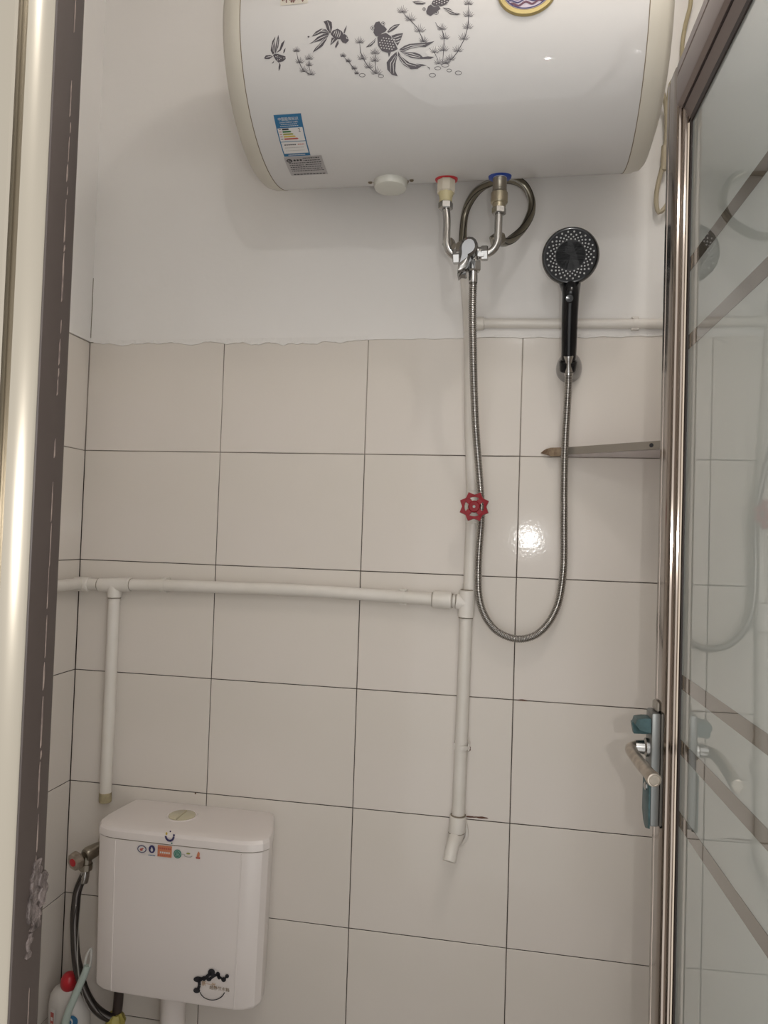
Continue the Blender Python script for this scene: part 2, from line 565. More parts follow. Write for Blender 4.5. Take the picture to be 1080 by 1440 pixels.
while z < 1.83:
    L = rnd.uniform(0.004, 0.04)
    wd = rnd.uniform(0.0003, 0.0008)
    if rnd.random() < 0.92:
        c = Vector((0.6333, -1.0455 + rnd.uniform(-.0007, .0007), 0))
        poly = [(-wd, z), (wd * .6, z + .002), (wd, z + L * .6), (0, z + L), (-wd, z + L * .8)]
        prism(bm, poly, c, (0, 1, 0), (0, 0, 1), (.0005, 0, 0))
    z += L + rnd.uniform(0.0003, 0.005)
jamb.part('glue_residue', bm, M_SCRATCH, angle=None, kind='stuff')
bm = new()
rnd = random.Random(5)
for (za, zb, a, b, h) in ((1.148, 1.174, -.010, .0005, .0018), (1.137, 1.163, -.002, .0065, .0032), (1.130, 1.152, -.012, -.003, .0022), (1.122, 1.138, -.008, .003, .0014), (1.104, 1.122, -.012, -.006, .0010)):
    n = 7
    right = [(b + rnd.uniform(-.0022, .0022), za + (zb - za) * k / n) for k in range(n + 1)]
    left = [(a + rnd.uniform(-.0022, .0022), za + (zb - za) * k / n) for k in range(n, -1, -1)]
    prism(bm, right + left, (0.6333, -1.040, 0), (0, 1, 0), (0, 0, 1), Vector((h, 0, 0)), inset=.001, bev_h=h * .6)
jamb.part('torn_tape', bm, M_TAPE, angle=20)
head = Thing('trim_2', 'aluminium door frame head over the doorway', 'door frame', (0.945, -1.07, 2.340), kind='structure')
bm = new(); box(bm, 0.638, 1.239, -1.083, -1.035, 2.340, 2.370, .002)
head.part('head_profile', bm, M_ALU)
jr = Thing('trim_3', 'aluminium hinge side door jamb at the right', 'door frame', (1.26, -1.07, ZF), kind='structure')
bm = new(); box(bm, 1.240, 1.285, -1.088, -1.035, ZF, 2.365, .006, seg=2)
jr.part('jamb_profile', bm, M_ALU)

# ---- the open glass door, written in its own frame: y runs along the door, -x faces the room
door = bpy.data.objects.new('door_1', None)
COL.objects.link(door)
door.location = (1.2, -0.5, 0)
door.rotation_euler = (0, 0, 0.035)
tag(door, 'open frosted glass door in a polished bronze frame with lever lock', 'door', kind='structure')
DZ0, DZ1 = ZF + 0.015, 2.072
def dpart(name, bm, mats, under=None, angle=30, label=None):
    o = finish(name, bm, mats, under or door, angle)
    if label:
        o['label'] = label
    return o
def stile_prof(s=1):
    # from the free edge (y=+.025) to the glass (y=-.044)
    return [(.018, .025), (-.0195, .025), (-.0205, .0235), (-.0205, .0125), (-.0185, .0115), (-.0185, .0095), (-.0205, .0085),
            (-.0208, -.012), (-.0205, -.022), (-.0190, -.0265), (-.0165, -.0285), (-.0140, -.0290), (-.0120, -.0285), (-.0120, -.0312),
            (-.0100, -.0345), (-.0075, -.0350), (-.0062, -.0345), (-.0062, -.0372), (.018, -.0372)]
bm = new(); extrude_profile(bm, stile_prof(), DZ0, DZ1)
dpart('lock_stile', bm, M_BRONZE, angle=20)
bm = new()
tube(bm, [(-.0062, -.0388, DZ0 + .06), (-.0062, -.0388, 1.985)], .0024, 8)
dpart('glazing_bead', bm, M_BRONZE_BEAD)
bm = new(); box(bm, -.0050, .0050, -.0445, -.0372, DZ0 + .06, 1.99)
dpart('gasket', bm, M_GASKET)
# hinge stile
bm = new(); extrude_profile(bm, [(x, -0.575 - y) for x, y in stile_prof()], DZ0, DZ1)
dpart('hinge_stile', bm, M_BRONZE, angle=20)
# rails
def rail(z_out, sgn, name):
    pr = [(.018, 0), (-.0195, 0), (-.0205, .0015), (-.0205, .014), (-.0185, .015), (-.0185, .017), (-.0205, .018), (-.0205, .054), (-.0195, .057),
          (-.0140, .0600), (-.0120, .0595), (-.0120, .062), (-.0100, .066), (-.0062, .0755), (-.0050, .078), (.018, .078)]
    b = new()
    a = [b.verts.new((x, -.0290, z_out - sgn * d)) for x, d in pr]
    c = [b.verts.new((x, -.546, z_out - sgn * d)) for x, d in pr]
    skin(b, [a, c])
    o = dpart(name, b, M_BRONZE_DULL, angle=20)
    b = new()
    box(b, -.0052, .0052, -.535, -.042, *sorted((z_out - sgn * .0765, z_out - sgn * .0865)))
    g = finish('gasket', b, M_GASKET, o)
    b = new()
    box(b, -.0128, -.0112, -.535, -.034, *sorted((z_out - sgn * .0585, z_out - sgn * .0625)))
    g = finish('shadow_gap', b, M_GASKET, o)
rail(DZ1, 1, 'top_rail')
rail(DZ0, -1, 'bottom_rail')
bm = new(); box(bm, -.0030, .0030, -.538, -.0385, DZ0 + .070, DZ1 - .070)
dpart('glass_pane', bm, M_GLASS, label='frosted pane with clear bands')
for zz in (1.793, 1.690, 1.249, 1.166, 1.075):
    b = new(); box(b, -.0034, .0034, -.530, -.0450, zz - .0095, zz + .0095)
    dpart('clear_band', b, M_GLASS_CLEAR, bpy.data.objects['glass_pane'])
# lock: plate, torn film, lever
bm = new(); box(bm, -.0325, -.0205, -.016, .020, 1.050, 1.200, .003, seg=2)
plate = dpart('lock_plate', bm, M_LOCK)
bm = new()
poly = [(-.017, 1.048), (.002, 1.042), (.014, 1.047), (.023, 1.060), (.022, 1.10), (.0215, 1.125), (.0215, 1.128), (-.002, 1.128), (-.0165, 1.12)]
prism(bm, poly, (-.0325, 0, 0), (0, 1, 0), (0, 0, 1), (-.0022, 0, 0), inset=.0015, bev_h=.0012)
finish('protective_film', bm, M_FILM, plate)
bm = new()
# upper flap of film standing off the plate
poly = [(-.017, 0), (.004, .002), (.015, .009), (.019, .018), (.010, .023), (-.017, .021)]
prism(bm, [(-b * 1.05 + .004, a * .5) for a, b in [(p[0], p[1]) for p in poly]], (-.034, .004, 1.176), (1, .1, 0), (0, .25, 1), (0, .012, .0), inset=.002, bev_h=.002)
poly2 = [(0, 0), (-.014, .003), (-.020, .010), (-.018, .017), (-.008, .019), (0, .019)]
prism(bm, poly2, (-.0325, -.012, 1.172), (1, 0, 0), (0, .1, 1), (0, .026, 0), inset=.002, bev_h=.003)
finish('film_flap', bm, M_FILM, plate)
bm = new()
lathe(bm, (-.0325, .002, 1.150), (-1, 0, 0), [(0, .0125), (.004, .0125), (.006, .0095), (.015, .0088), (.017, .0085)], 20)
finish('lever_rose', bm, M_CHROME_SATIN, plate)
lever = new()
path = smooth_path([(-.046, .002, 1.150), (-.053, .000, 1.149), (-.057, -.010, 1.148), (-.056, -.05, 1.146), (-.051, -.108, 1.143)], .004)
tube(lever, path, .0078, 18)
lathe(lever, path[-1], path[-1] - path[-2], [(-.001, .0078), (.0005, .0090), (.006, .0090), (.0085, .0082), (.0090, .0066), (.0083, .0060), (.0083, .0)], 20)
finish('lever_handle', lever, M_LEVER, plate)
bm = new()
lathe(bm, (-.0340, -.004, 1.100), (-1, 0, 0), [(0, .0055), (.003, .0055), (.0045, .003), (.0045, 0)], 14)
finish('screw', bm, M_CHROME, plate)
bm = new(); box(bm, -.026, -.0205, -.010, .014, 1.200, 1.213, .002)
finish('plate_tab', bm, M_SHELF_RAIL, plate)

# ================================================================= WATER HEATER
HX0, HX1, HY, HZ, HR = 0.510, 1.162, -0.225, 2.293, 0.195
heater = Thing('water_heater', 'large white horizontal electric water heater hung high on the back wall', 'water heater', ((HX0 + HX1) / 2, 0, HZ))
bm = new()
lathe(bm, (HX0, HY, HZ), (1, 0, 0), [(0, HR - .004), (0, HR)] + [(0.03 + (HX1 - HX0 - 0.06) * k / 10, HR) for k in range(11)] + [(HX1 - HX0, HR), (HX1 - HX0, HR - .004)], 128)
heater.part('tank_shell', bm, M_ENAMEL, angle=40)
for s, x in ((-1, HX0), (1, HX1)):
    bm = new()
    lathe(bm, (x, HY, HZ), (s, 0, 0), [(0.0012, HR - .006), (.0012, HR + .0006), (.016, HR + .0006), (.0185, HR - .0008), (.0285, HR - .003), (.034, HR - .009), (.044, HR - .045), (.049, HR - .10), (.050, 0)], 96)
    cap = heater.part('end_cap', bm, M_CAP, angle=50, label='yellowed end cap, left' if s < 0 else 'yellowed end cap, right')
    bm = new()
    lathe(bm, (x, HY, HZ), (s, 0, 0), [(-.0002, HR - .01), (-.0002, HR + .0005), (.0013, HR + .0005), (.0013, HR - .01)], 96)
    heater.part('seam_ring', bm, M_SEAM, cap)
# wall bracket behind
bm = new(); box(bm, .60, .66, -.032, -.002, 2.30, 2.42, .003)
heater.part('hanging_bracket', bm, M_LOCK)
bm = new(); box(bm, 1.02, 1.08, -.032, -.002, 2.30, 2.42, .003)
heater.part('hanging_bracket', bm, M_LOCK)

def on_tank(x, s, off=0.0):
    """point on the heater shell: x along it, s = arc length up from its front-most line"""
    t = s / HR
    return Vector((x, HY - (HR + off) * math.cos(t), HZ + (HR + off) * math.sin(t)))
def decal(bm, poly, off, mi=0, fn=on_tank, step=0.009):
    tmp = bmesh.new()
    vs = [tmp.verts.new((a, b, 0)) for a, b in poly]
    tris = tessellate_polygon([[Vector((a, b, 0)) for a, b in poly]])
    for t in tris:
        try:
            tmp.faces.new([vs[i] for i in t])
        except ValueError:
            pass
    for _ in range(3):
        es = [e for e in tmp.edges if e.calc_length() > step]
        if not es:
            break
        bmesh.ops.subdivide_edges(tmp, edges=es, cuts=1)
        bmesh.ops.triangulate(tmp, faces=tmp.faces[:])
    mp = {}
    for v in tmp.verts:
        mp[v.index if v.index >= 0 else id(v)] = None
    tmp.verts.index_update()
    nv = [bm.verts.new(fn(v.co.x, v.co.y, off)) for v in tmp.verts]
    for f in tmp.faces:
        try:
            nf = bm.faces.new([nv[v.index] for v in f.verts])
            nf.material_index = mi
        except ValueError:
            pass
    tmp.free()
def decal_text(bm, txt, cx, cy, size, off, mi=0, fn=on_tank, width=None):
    vs, fs = text_polys(txt, size, width)
    nv = [bm.verts.new(fn(cx + x, cy + y, off)) for x, y in vs]
    for f in fs:
        try:
            nf = bm.faces.new([nv[i] for i in f])
            nf.material_index = mi
        except ValueError:
            pass
def rect(x0, x1, y0, y1):
    return [(x0, y0), (x1, y0), (x1, y1), (x0, y1)]
def oval(cx, cy, a, b, n=40):
    return [(cx + a * math.cos(2 * PI * k / n), cy + b * math.sin(2 * PI * k / n)) for k in range(n)]
def band(pts, wd):
    """list of quads along a polyline"""
    out = []
    for p, q in zip(pts, pts[1:]):
        d = math.hypot(q[0] - p[0], q[1] - p[1]) or 1
        nx, ny = -(q[1] - p[1]) / d * wd / 2, (q[0] - p[0]) / d * wd / 2
        out.append([(p[0] - nx, p[1] - ny), (q[0] - nx, q[1] - ny), (q[0] + nx, q[1] + ny), (p[0] + nx, p[1] + ny)])
    return out

# printed goldfish and waterweed (x, arc length) in tenths of a millimetre
PRINTS = [
    ('goldfish_print','smallest goldfish print, leftmost, tail up',[[(5647,-767),(5611,-705),(5651,-570),(5706,-504),(5688,-572),(5686,-659),(5669,-743)],
      [(5678,-761),(5697,-659),(5735,-541),(5758,-482),(5770,-561),(5747,-663),(5705,-729)],
      [(5700,-746),(5765,-699),(5802,-615),(5866,-568),(5830,-652),(5784,-717)],
      [(5822,-763),(5836,-712),(5873,-681),(5854,-739)],
      [(5488,-803),(5523,-767),(5595,-766),(5644,-790),(5579,-823),(5507,-818)],
      [(5646,-776),(5679,-753),(5740,-762),(5809,-787),(5859,-804),(5859,-842),(5811,-873),(5728,-884),(5681,-838)],
      [(5659,-854),(5636,-869),(5607,-893),(5645,-882)],
      [(5748,-885),(5765,-921),(5749,-971),(5719,-1008),(5724,-952)]],[[(5703,-797),(5697,-803),(5688,-800),(5689,-792),(5698,-790)],
      [(5726,-816),(5720,-822),(5711,-819),(5712,-811),(5721,-809)],
      [(5735,-791),(5729,-797),(5720,-794),(5721,-786),(5730,-784)],
      [(5758,-811),(5751,-817),(5743,-814),(5743,-806),(5753,-804)],
      [(5761,-844),(5754,-850),(5745,-847),(5746,-839),(5756,-837)],
      [(5729,-847),(5723,-853),(5714,-850),(5715,-842),(5724,-840)],
      [(5787,-828),(5781,-834),(5772,-831),(5772,-823),(5782,-821)],
      [(5842,-827),(5837,-834),(5826,-833),(5822,-826),(5828,-819),(5838,-819)],
      [(5659,-725),(5661,-640),(5691,-556),(5687,-554),(5649,-638),(5654,-725)],
      [(5715,-713),(5740,-629),(5757,-543),(5753,-542),(5728,-626),(5711,-712)],
      [(5520,-800),(5573,-797),(5618,-793),(5618,-789),(5572,-786),(5519,-796)]]),
    ('goldfish_print','middle-sized goldfish print facing right',[[(6632,-530),(6585,-466),(6556,-385),(6527,-347),(6607,-331),(6666,-367),(6674,-447),(6653,-515)],
      [(6623,-530),(6565,-465),(6485,-450),(6394,-486),(6326,-554),(6402,-539),(6503,-512),(6583,-535)],
      [(6622,-538),(6523,-531),(6421,-566),(6349,-621),(6272,-658),(6358,-638),(6479,-622),(6571,-569)],
      [(6612,-546),(6540,-592),(6446,-670),(6373,-725),(6329,-781),(6401,-752),(6505,-700),(6569,-620)],
      [(6642,-540),(6683,-491),(6763,-471),(6832,-511),(6869,-574),(6848,-623),(6778,-626),(6699,-604)],
      [(6836,-571),(6880,-557),(6928,-595),(6945,-656),(6894,-694),(6836,-673),(6808,-632)],
      [(6860,-539),(6871,-497),(6918,-431),(6907,-491),(6880,-549)],
      [(6660,-592),(6635,-701),(6697,-663),(6769,-614)],
      [(6768,-634),(6775,-686),(6722,-753),(6710,-723),(6741,-666)],
      [(6289,-553),(6282,-562),(6267,-563),(6255,-555),(6255,-545),(6268,-539),(6283,-543)]],[[(6693,-561),(6718,-522),(6729,-499),(6725,-497),(6707,-516),(6689,-560)],
      [(6722,-580),(6748,-532),(6755,-493),(6751,-492),(6736,-528),(6718,-579)],
      [(6752,-596),(6777,-548),(6784,-503),(6780,-501),(6765,-544),(6747,-595)],
      [(6781,-605),(6806,-567),(6810,-518),(6805,-517),(6794,-563),(6777,-604)],
      [(6374,-530),(6485,-490),(6593,-512),(6594,-508),(6483,-479),(6372,-526)],
      [(6425,-516),(6507,-474),(6564,-480),(6565,-477),(6503,-463),(6422,-513)],
      [(6339,-642),(6483,-588),(6593,-555),(6591,-551),(6478,-577),(6337,-639)],
      [(6383,-744),(6502,-653),(6592,-580),(6589,-577),(6493,-645),(6380,-741)],
      [(6594,-353),(6623,-436),(6637,-505),(6641,-505),(6635,-434),(6599,-352)],
      [(6658,-678),(6683,-639),(6711,-614),(6708,-611),(6673,-633),(6654,-676)],
      [(6941,-616),(6939,-623),(6935,-628),(6928,-631),(6921,-632),(6913,-630),(6907,-626),(6903,-620),(6902,-613),(6909,-614),(6910,-618),(6913,-621),(6916,-624),(6921,-625),(6925,-625),(6929,-623),(6932,-620),(6933,-616)],
      [(6902,-613),(6903,-607),(6908,-602),(6914,-599),(6922,-598),(6929,-600),(6936,-604),(6940,-610),(6941,-616),(6933,-616),(6932,-612),(6930,-608),(6926,-606),(6922,-605),(6917,-605),(6913,-607),(6910,-610),(6909,-614)]]),
    ('goldfish_print','largest goldfish print with a wide fan tail',[[(7368,-469),(7394,-427),(7455,-418),(7487,-469),(7540,-501),(7578,-542),(7550,-577),(7495,-592),(7440,-635),(7387,-621),(7355,-572),(7371,-517)],
      [(7418,-646),(7474,-607),(7560,-591),(7635,-640),(7697,-727),(7748,-832),(7682,-859),(7573,-870),(7487,-842),(7425,-763)],
      [(7645,-640),(7732,-619),(7839,-614),(7805,-698),(7749,-786),(7708,-732)],
      [(7582,-580),(7626,-527),(7701,-486),(7793,-483),(7733,-535),(7657,-576),(7603,-591)],
      [(7397,-650),(7352,-684),(7285,-726),(7224,-771),(7306,-764),(7373,-713)],
      [(7584,-870),(7634,-865),(7620,-897),(7596,-935)],
      [(7769,-839),(7857,-794),(7943,-773),(8072,-773),(8221,-774),(8344,-765),(8284,-797),(8198,-836),(8092,-825),(7963,-838),(7855,-867)],
      [(7769,-852),(7897,-883),(8026,-897),(8110,-930),(8152,-970),(8238,-966),(8334,-982),(8280,-1005),(8194,-1000),(8087,-992),(7959,-966),(7853,-913)],
      [(7751,-860),(7798,-936),(7893,-1007),(8020,-1052),(8149,-1070),(8213,-1092),(8126,-1096),(8060,-1128),(7952,-1127),(7846,-1068),(7774,-990),(7745,-914)],
      [(7725,-867),(7636,-925),(7556,-1003),(7561,-1105),(7633,-1184),(7729,-1212),(7691,-1132),(7707,-1022),(7735,-932)],
      [(8212,-1101),(8259,-1123),(8258,-1160),(8242,-1131)],
      [(7361,-507),(7355,-517),(7342,-518),(7332,-510),(7332,-499),(7342,-492),(7355,-496)],
      [(7534,-457),(7528,-467),(7516,-469),(7505,-461),(7505,-449),(7516,-443),(7528,-446)],
      [(7382,-508),(7379,-520),(7371,-530),(7359,-536),(7345,-538),(7331,-534),(7319,-526),(7311,-515),(7309,-503),(7316,-503),(7318,-513),(7325,-522),(7334,-528),(7345,-531),(7356,-530),(7366,-525),(7372,-517),(7375,-508)],
      [(7309,-503),(7312,-490),(7320,-481),(7332,-475),(7346,-473),(7360,-477),(7372,-485),(7380,-496),(7382,-508),(7375,-508),(7373,-498),(7367,-489),(7357,-483),(7346,-480),(7335,-481),(7325,-486),(7319,-494),(7316,-503)],
      [(7549,-460),(7546,-472),(7539,-481),(7528,-487),(7514,-488),(7501,-485),(7490,-477),(7483,-467),(7480,-455),(7488,-456),(7490,-465),(7495,-473),(7504,-479),(7514,-481),(7525,-480),(7534,-476),(7539,-469),(7542,-460)],
      [(7480,-455),(7483,-443),(7490,-434),(7502,-428),(7515,-427),(7528,-430),(7539,-438),(7547,-448),(7549,-460),(7542,-460),(7540,-450),(7534,-442),(7525,-436),(7515,-434),(7505,-435),(7496,-439),(7490,-447),(7488,-456)]],[[(7444,-719),(7458,-710),(7470,-720),(7457,-729)],
      [(7456,-756),(7469,-748),(7482,-758),(7469,-767)],
      [(7468,-794),(7481,-786),(7494,-796),(7480,-804)],
      [(7476,-689),(7489,-681),(7502,-691),(7488,-700)],
      [(7488,-727),(7501,-719),(7513,-729),(7500,-737)],
      [(7499,-765),(7513,-757),(7525,-767),(7512,-775)],
      [(7511,-803),(7524,-794),(7537,-805),(7523,-813)],
      [(7507,-660),(7520,-652),(7533,-662),(7520,-670)],
      [(7519,-698),(7532,-690),(7545,-700),(7531,-708)],
      [(7531,-736),(7544,-728),(7556,-738),(7543,-746)],
      [(7542,-774),(7556,-765),(7568,-775),(7555,-784)],
      [(7554,-811),(7567,-803),(7580,-813),(7567,-821)],
      [(7550,-669),(7563,-660),(7576,-671),(7563,-679)],
      [(7562,-707),(7575,-698),(7588,-709),(7574,-717)],
      [(7574,-744),(7587,-736),(7599,-746),(7586,-755)],
      [(7585,-782),(7599,-774),(7611,-784),(7598,-792)],
      [(7597,-820),(7610,-811),(7623,-822),(7610,-830)],
      [(7593,-677),(7606,-669),(7619,-679),(7606,-688)],
      [(7605,-715),(7618,-707),(7631,-717),(7617,-725)],
      [(7617,-753),(7630,-745),(7642,-755),(7629,-763)],
      [(7628,-791),(7642,-782),(7654,-793),(7641,-801)],
      [(7640,-828),(7653,-820),(7666,-830),(7653,-838)],
      [(7636,-686),(7649,-678),(7662,-688),(7648,-696)],
      [(7648,-724),(7661,-716),(7674,-726),(7660,-734)],
      [(7660,-762),(7673,-753),(7685,-763),(7672,-772)],
      [(7671,-799),(7684,-791),(7697,-801),(7684,-809)],
      [(7679,-695),(7692,-686),(7704,-697),(7691,-705)],
      [(7691,-733),(7704,-724),(7716,-734),(7703,-743)],
      [(7824,-834),(7965,-803),(8199,-802),(8199,-798),(7963,-792),(7823,-830)],
      [(7834,-858),(7986,-827),(8156,-817),(8156,-813),(7984,-816),(7833,-855)],
      [(7811,-877),(7980,-921),(8109,-963),(8110,-959),(7984,-911),(7812,-873)],
      [(7831,-900),(7979,-954),(8109,-978),(8110,-974),(7983,-944),(7833,-897)],
      [(7769,-917),(7887,-1048),(8040,-1092),(8041,-1088),(7895,-1039),(7772,-915)],
      [(7787,-900),(7931,-1033),(8105,-1082),(8106,-1078),(7938,-1023),(7790,-898)],
      [(7755,-935),(7822,-1033),(7930,-1108),(7933,-1105),(7831,-1026),(7759,-933)],
      [(7711,-911),(7614,-1014),(7611,-1145),(7615,-1145),(7627,-1018),(7714,-913)],
      [(7720,-930),(7657,-1036),(7664,-1167),(7669,-1167),(7669,-1039),(7725,-932)],
      [(7678,-673),(7755,-663),(7818,-642),(7817,-638),(7751,-652),(7677,-669)],
      [(7698,-707),(7754,-704),(7813,-682),(7811,-679),(7750,-693),(7697,-703)],
      [(7719,-740),(7757,-741),(7791,-721),(7789,-718),(7753,-730),(7718,-736)],
      [(7609,-574),(7683,-527),(7756,-501),(7754,-497),(7676,-517),(7606,-571)],
      [(7388,-667),(7336,-707),(7272,-747),(7275,-751),(7345,-716),(7391,-670)]]),
    ('goldfish_print','goldfish print diving head down at the top',[[(8211,-335),(8242,-260),(8283,-238),(8336,-282),(8410,-268),(8442,-316),(8390,-340),(8327,-383),(8285,-408),(8222,-375)],
      [(8294,-231),(8314,-187),(8354,-119),(8510,-72),(8605,-132),(8585,-191),(8535,-256),(8445,-283),(8409,-261),(8343,-272)],
      [(7987,-168),(8092,-167),(8209,-208),(8157,-229),(8051,-214)],
      [(8473,-299),(8577,-318),(8662,-382),(8762,-418),(8704,-429),(8600,-409),(8536,-353)],
      [(8531,-84),(8652,52),(8796,81),(8695,-17),(8604,-112)],
      [(8594,-121),(8738,-63),(8863,-95),(8740,-124),(8616,-153)],
      [(8189,-299),(8186,-306),(8177,-307),(8169,-301),(8169,-293),(8176,-288),(8185,-291)],
      [(8388,-363),(8382,-373),(8370,-375),(8360,-367),(8360,-355),(8370,-349),(8382,-352)],
      [(8206,-300),(8204,-309),(8199,-317),(8190,-322),(8179,-323),(8169,-320),(8160,-314),(8154,-305),(8151,-295),(8159,-296),(8160,-303),(8165,-310),(8171,-314),(8179,-316),(8187,-315),(8193,-312),(8198,-306),(8199,-299)],
      [(8151,-295),(8153,-286),(8159,-278),(8168,-273),(8179,-272),(8189,-275),(8198,-281),(8204,-290),(8206,-300),(8199,-299),(8197,-292),(8193,-286),(8186,-281),(8179,-279),(8171,-280),(8165,-283),(8160,-289),(8159,-296)],
      [(8411,-365),(8408,-378),(8400,-389),(8388,-395),(8373,-397),(8359,-393),(8347,-384),(8338,-372),(8335,-359),(8343,-360),(8345,-370),(8352,-380),(8362,-387),(8373,-390),(8385,-389),(8395,-384),(8401,-375),(8404,-365)],
      [(8335,-359),(8338,-346),(8346,-335),(8358,-329),(8373,-327),(8387,-331),(8400,-340),(8408,-352),(8411,-365),(8404,-365),(8401,-354),(8394,-344),(8384,-337),(8373,-334),(8361,-335),(8351,-341),(8345,-349),(8343,-360)]],[[(8320,-106),(8333,-97),(8345,-108),(8333,-118)],
      [(8321,-143),(8334,-134),(8346,-145),(8334,-154)],
      [(8322,-179),(8334,-170),(8347,-182),(8335,-191)],
      [(8323,-215),(8335,-207),(8348,-218),(8335,-227)],
      [(8363,-128),(8375,-119),(8388,-131),(8376,-140)],
      [(8364,-165),(8376,-156),(8389,-167),(8376,-176)],
      [(8364,-201),(8377,-192),(8389,-203),(8377,-212)],
      [(8365,-237),(8377,-228),(8390,-239),(8378,-248)],
      [(8404,-114),(8417,-105),(8429,-116),(8417,-125)],
      [(8405,-151),(8417,-142),(8430,-153),(8418,-162)],
      [(8406,-187),(8418,-178),(8431,-189),(8419,-198)],
      [(8407,-223),(8419,-214),(8432,-225),(8419,-234)],
      [(8447,-136),(8459,-127),(8472,-138),(8459,-147)],
      [(8447,-173),(8460,-164),(8473,-175),(8460,-184)],
      [(8448,-209),(8461,-200),(8473,-211),(8461,-220)],
      [(8449,-244),(8461,-235),(8474,-246),(8462,-255)],
      [(8488,-122),(8500,-112),(8513,-124),(8501,-133)],
      [(8489,-158),(8501,-149),(8514,-160),(8502,-169)],
      [(8490,-194),(8502,-185),(8515,-197),(8502,-205)],
      [(8490,-230),(8503,-221),(8515,-232),(8503,-241)],
      [(8530,-144),(8542,-135),(8555,-146),(8543,-155)],
      [(8531,-180),(8543,-171),(8556,-182),(8544,-191)],
      [(8532,-216),(8544,-207),(8557,-218),(8545,-227)],
      [(8532,-251),(8545,-243),(8558,-254),(8545,-262)],
      [(8029,-188),(8114,-195),(8181,-211),(8182,-207),(8114,-183),(8029,-184)],
      [(8514,-320),(8617,-370),(8713,-413),(8715,-409),(8622,-360),(8516,-316)],
      [(8504,-330),(8597,-391),(8672,-413),(8673,-410),(8601,-382),(8505,-327)]]),
    ('waterweed_print','waterweed print beside the leftmost goldfish',[[(6053,-743),(6021,-746),(5995,-741),(5994,-743),(6021,-753),(6054,-746)],
      [(6054,-743),(6018,-736),(5989,-719),(5987,-721),(6015,-742),(6053,-746)],
      [(6054,-744),(6022,-724),(5994,-695),(5992,-696),(6017,-729),(6053,-746)],
      [(6055,-744),(6040,-723),(6025,-691),(6023,-692),(6033,-726),(6053,-745)],
      [(6055,-744),(6052,-718),(6046,-678),(6044,-678),(6044,-718),(6052,-745)],
      [(6055,-745),(6068,-716),(6075,-674),(6073,-673),(6060,-715),(6052,-744)],
      [(6055,-745),(6077,-729),(6092,-697),(6090,-696),(6070,-725),(6053,-744)],
      [(6054,-746),(6088,-736),(6115,-709),(6113,-707),(6084,-730),(6053,-744)],
      [(6054,-746),(6096,-747),(6131,-730),(6130,-728),(6094,-740),(6054,-743)],
      [(6053,-746),(6085,-757),(6112,-751),(6112,-749),(6086,-751),(6054,-744)],
      [(6062,-745),(6057,-751),(6049,-750),(6046,-744),(6050,-738),(6058,-739)],
      [(6094,-907),(6056,-911),(6026,-905),(6026,-907),(6056,-918),(6095,-910)],
      [(6095,-907),(6053,-899),(6019,-880),(6018,-882),(6050,-905),(6094,-910)],
      [(6095,-908),(6058,-885),(6026,-852),(6024,-853),(6052,-890),(6094,-910)],
      [(6095,-908),(6079,-884),(6062,-847),(6060,-848),(6071,-887),(6093,-909)],
      [(6096,-908),(6092,-878),(6087,-832),(6084,-833),(6085,-878),(6093,-909)],
      [(6096,-909),(6111,-876),(6121,-827),(6118,-826),(6103,-874),(6093,-908)],
      [(6095,-909),(6121,-890),(6140,-853),(6137,-852),(6115,-887),(6093,-908)],
      [(6095,-910),(6135,-898),(6166,-867),(6164,-866),(6130,-893),(6094,-908)],
      [(6094,-910),(6144,-910),(6185,-891),(6184,-889),(6142,-904),(6094,-907)],
      [(6094,-910),(6131,-923),(6162,-916),(6162,-914),(6131,-916),(6095,-908)],
      [(6102,-909),(6098,-915),(6090,-914),(6086,-908),(6091,-902),(6099,-903)],
      [(6261,-868),(6223,-872),(6193,-865),(6192,-867),(6223,-878),(6261,-870)],
      [(6261,-868),(6220,-859),(6186,-840),(6184,-842),(6217,-865),(6261,-870)],
      [(6262,-868),(6224,-846),(6192,-812),(6190,-814),(6219,-850),(6260,-870)],
      [(6262,-868),(6245,-845),(6228,-808),(6226,-809),(6238,-847),(6260,-870)],
      [(6262,-869),(6259,-838),(6253,-793),(6250,-793),(6251,-839),(6259,-869)],
      [(6262,-869),(6277,-836),(6286,-788),(6284,-787),(6270,-835),(6260,-869)],
      [(6262,-870),(6287,-851),(6306,-814),(6303,-813),(6281,-847),(6260,-868)],
      [(6261,-870),(6301,-858),(6332,-828),(6330,-826),(6296,-853),(6260,-868)],
      [(6261,-870),(6310,-871),(6351,-852),(6349,-850),(6308,-865),(6261,-868)],
      [(6260,-870),(6297,-883),(6329,-876),(6328,-874),(6298,-877),(6261,-868)],
      [(6269,-870),(6264,-875),(6256,-875),(6253,-868),(6257,-863),(6265,-863)],
      [(6252,-960),(6221,-963),(6197,-958),(6196,-960),(6221,-969),(6252,-963)],
      [(6252,-960),(6219,-953),(6191,-938),(6189,-940),(6216,-959),(6252,-963)],
      [(6253,-961),(6223,-942),(6197,-915),(6194,-916),(6217,-947),(6251,-962)],
      [(6253,-961),(6240,-941),(6226,-911),(6224,-912),(6233,-944),(6251,-962)],
      [(6254,-961),(6251,-936),(6247,-899),(6244,-899),(6244,-937),(6251,-962)],
      [(6253,-962),(6266,-935),(6274,-895),(6272,-894),(6259,-933),(6251,-961)],
      [(6253,-962),(6275,-947),(6290,-916),(6287,-915),(6268,-943),(6251,-961)],
      [(6253,-962),(6285,-953),(6311,-928),(6309,-926),(6281,-948),(6252,-960)],
      [(6252,-963),(6293,-963),(6326,-948),(6325,-946),(6291,-957),(6252,-960)],
      [(6252,-963),(6282,-973),(6308,-968),(6307,-965),(6282,-967),(6253,-960)],
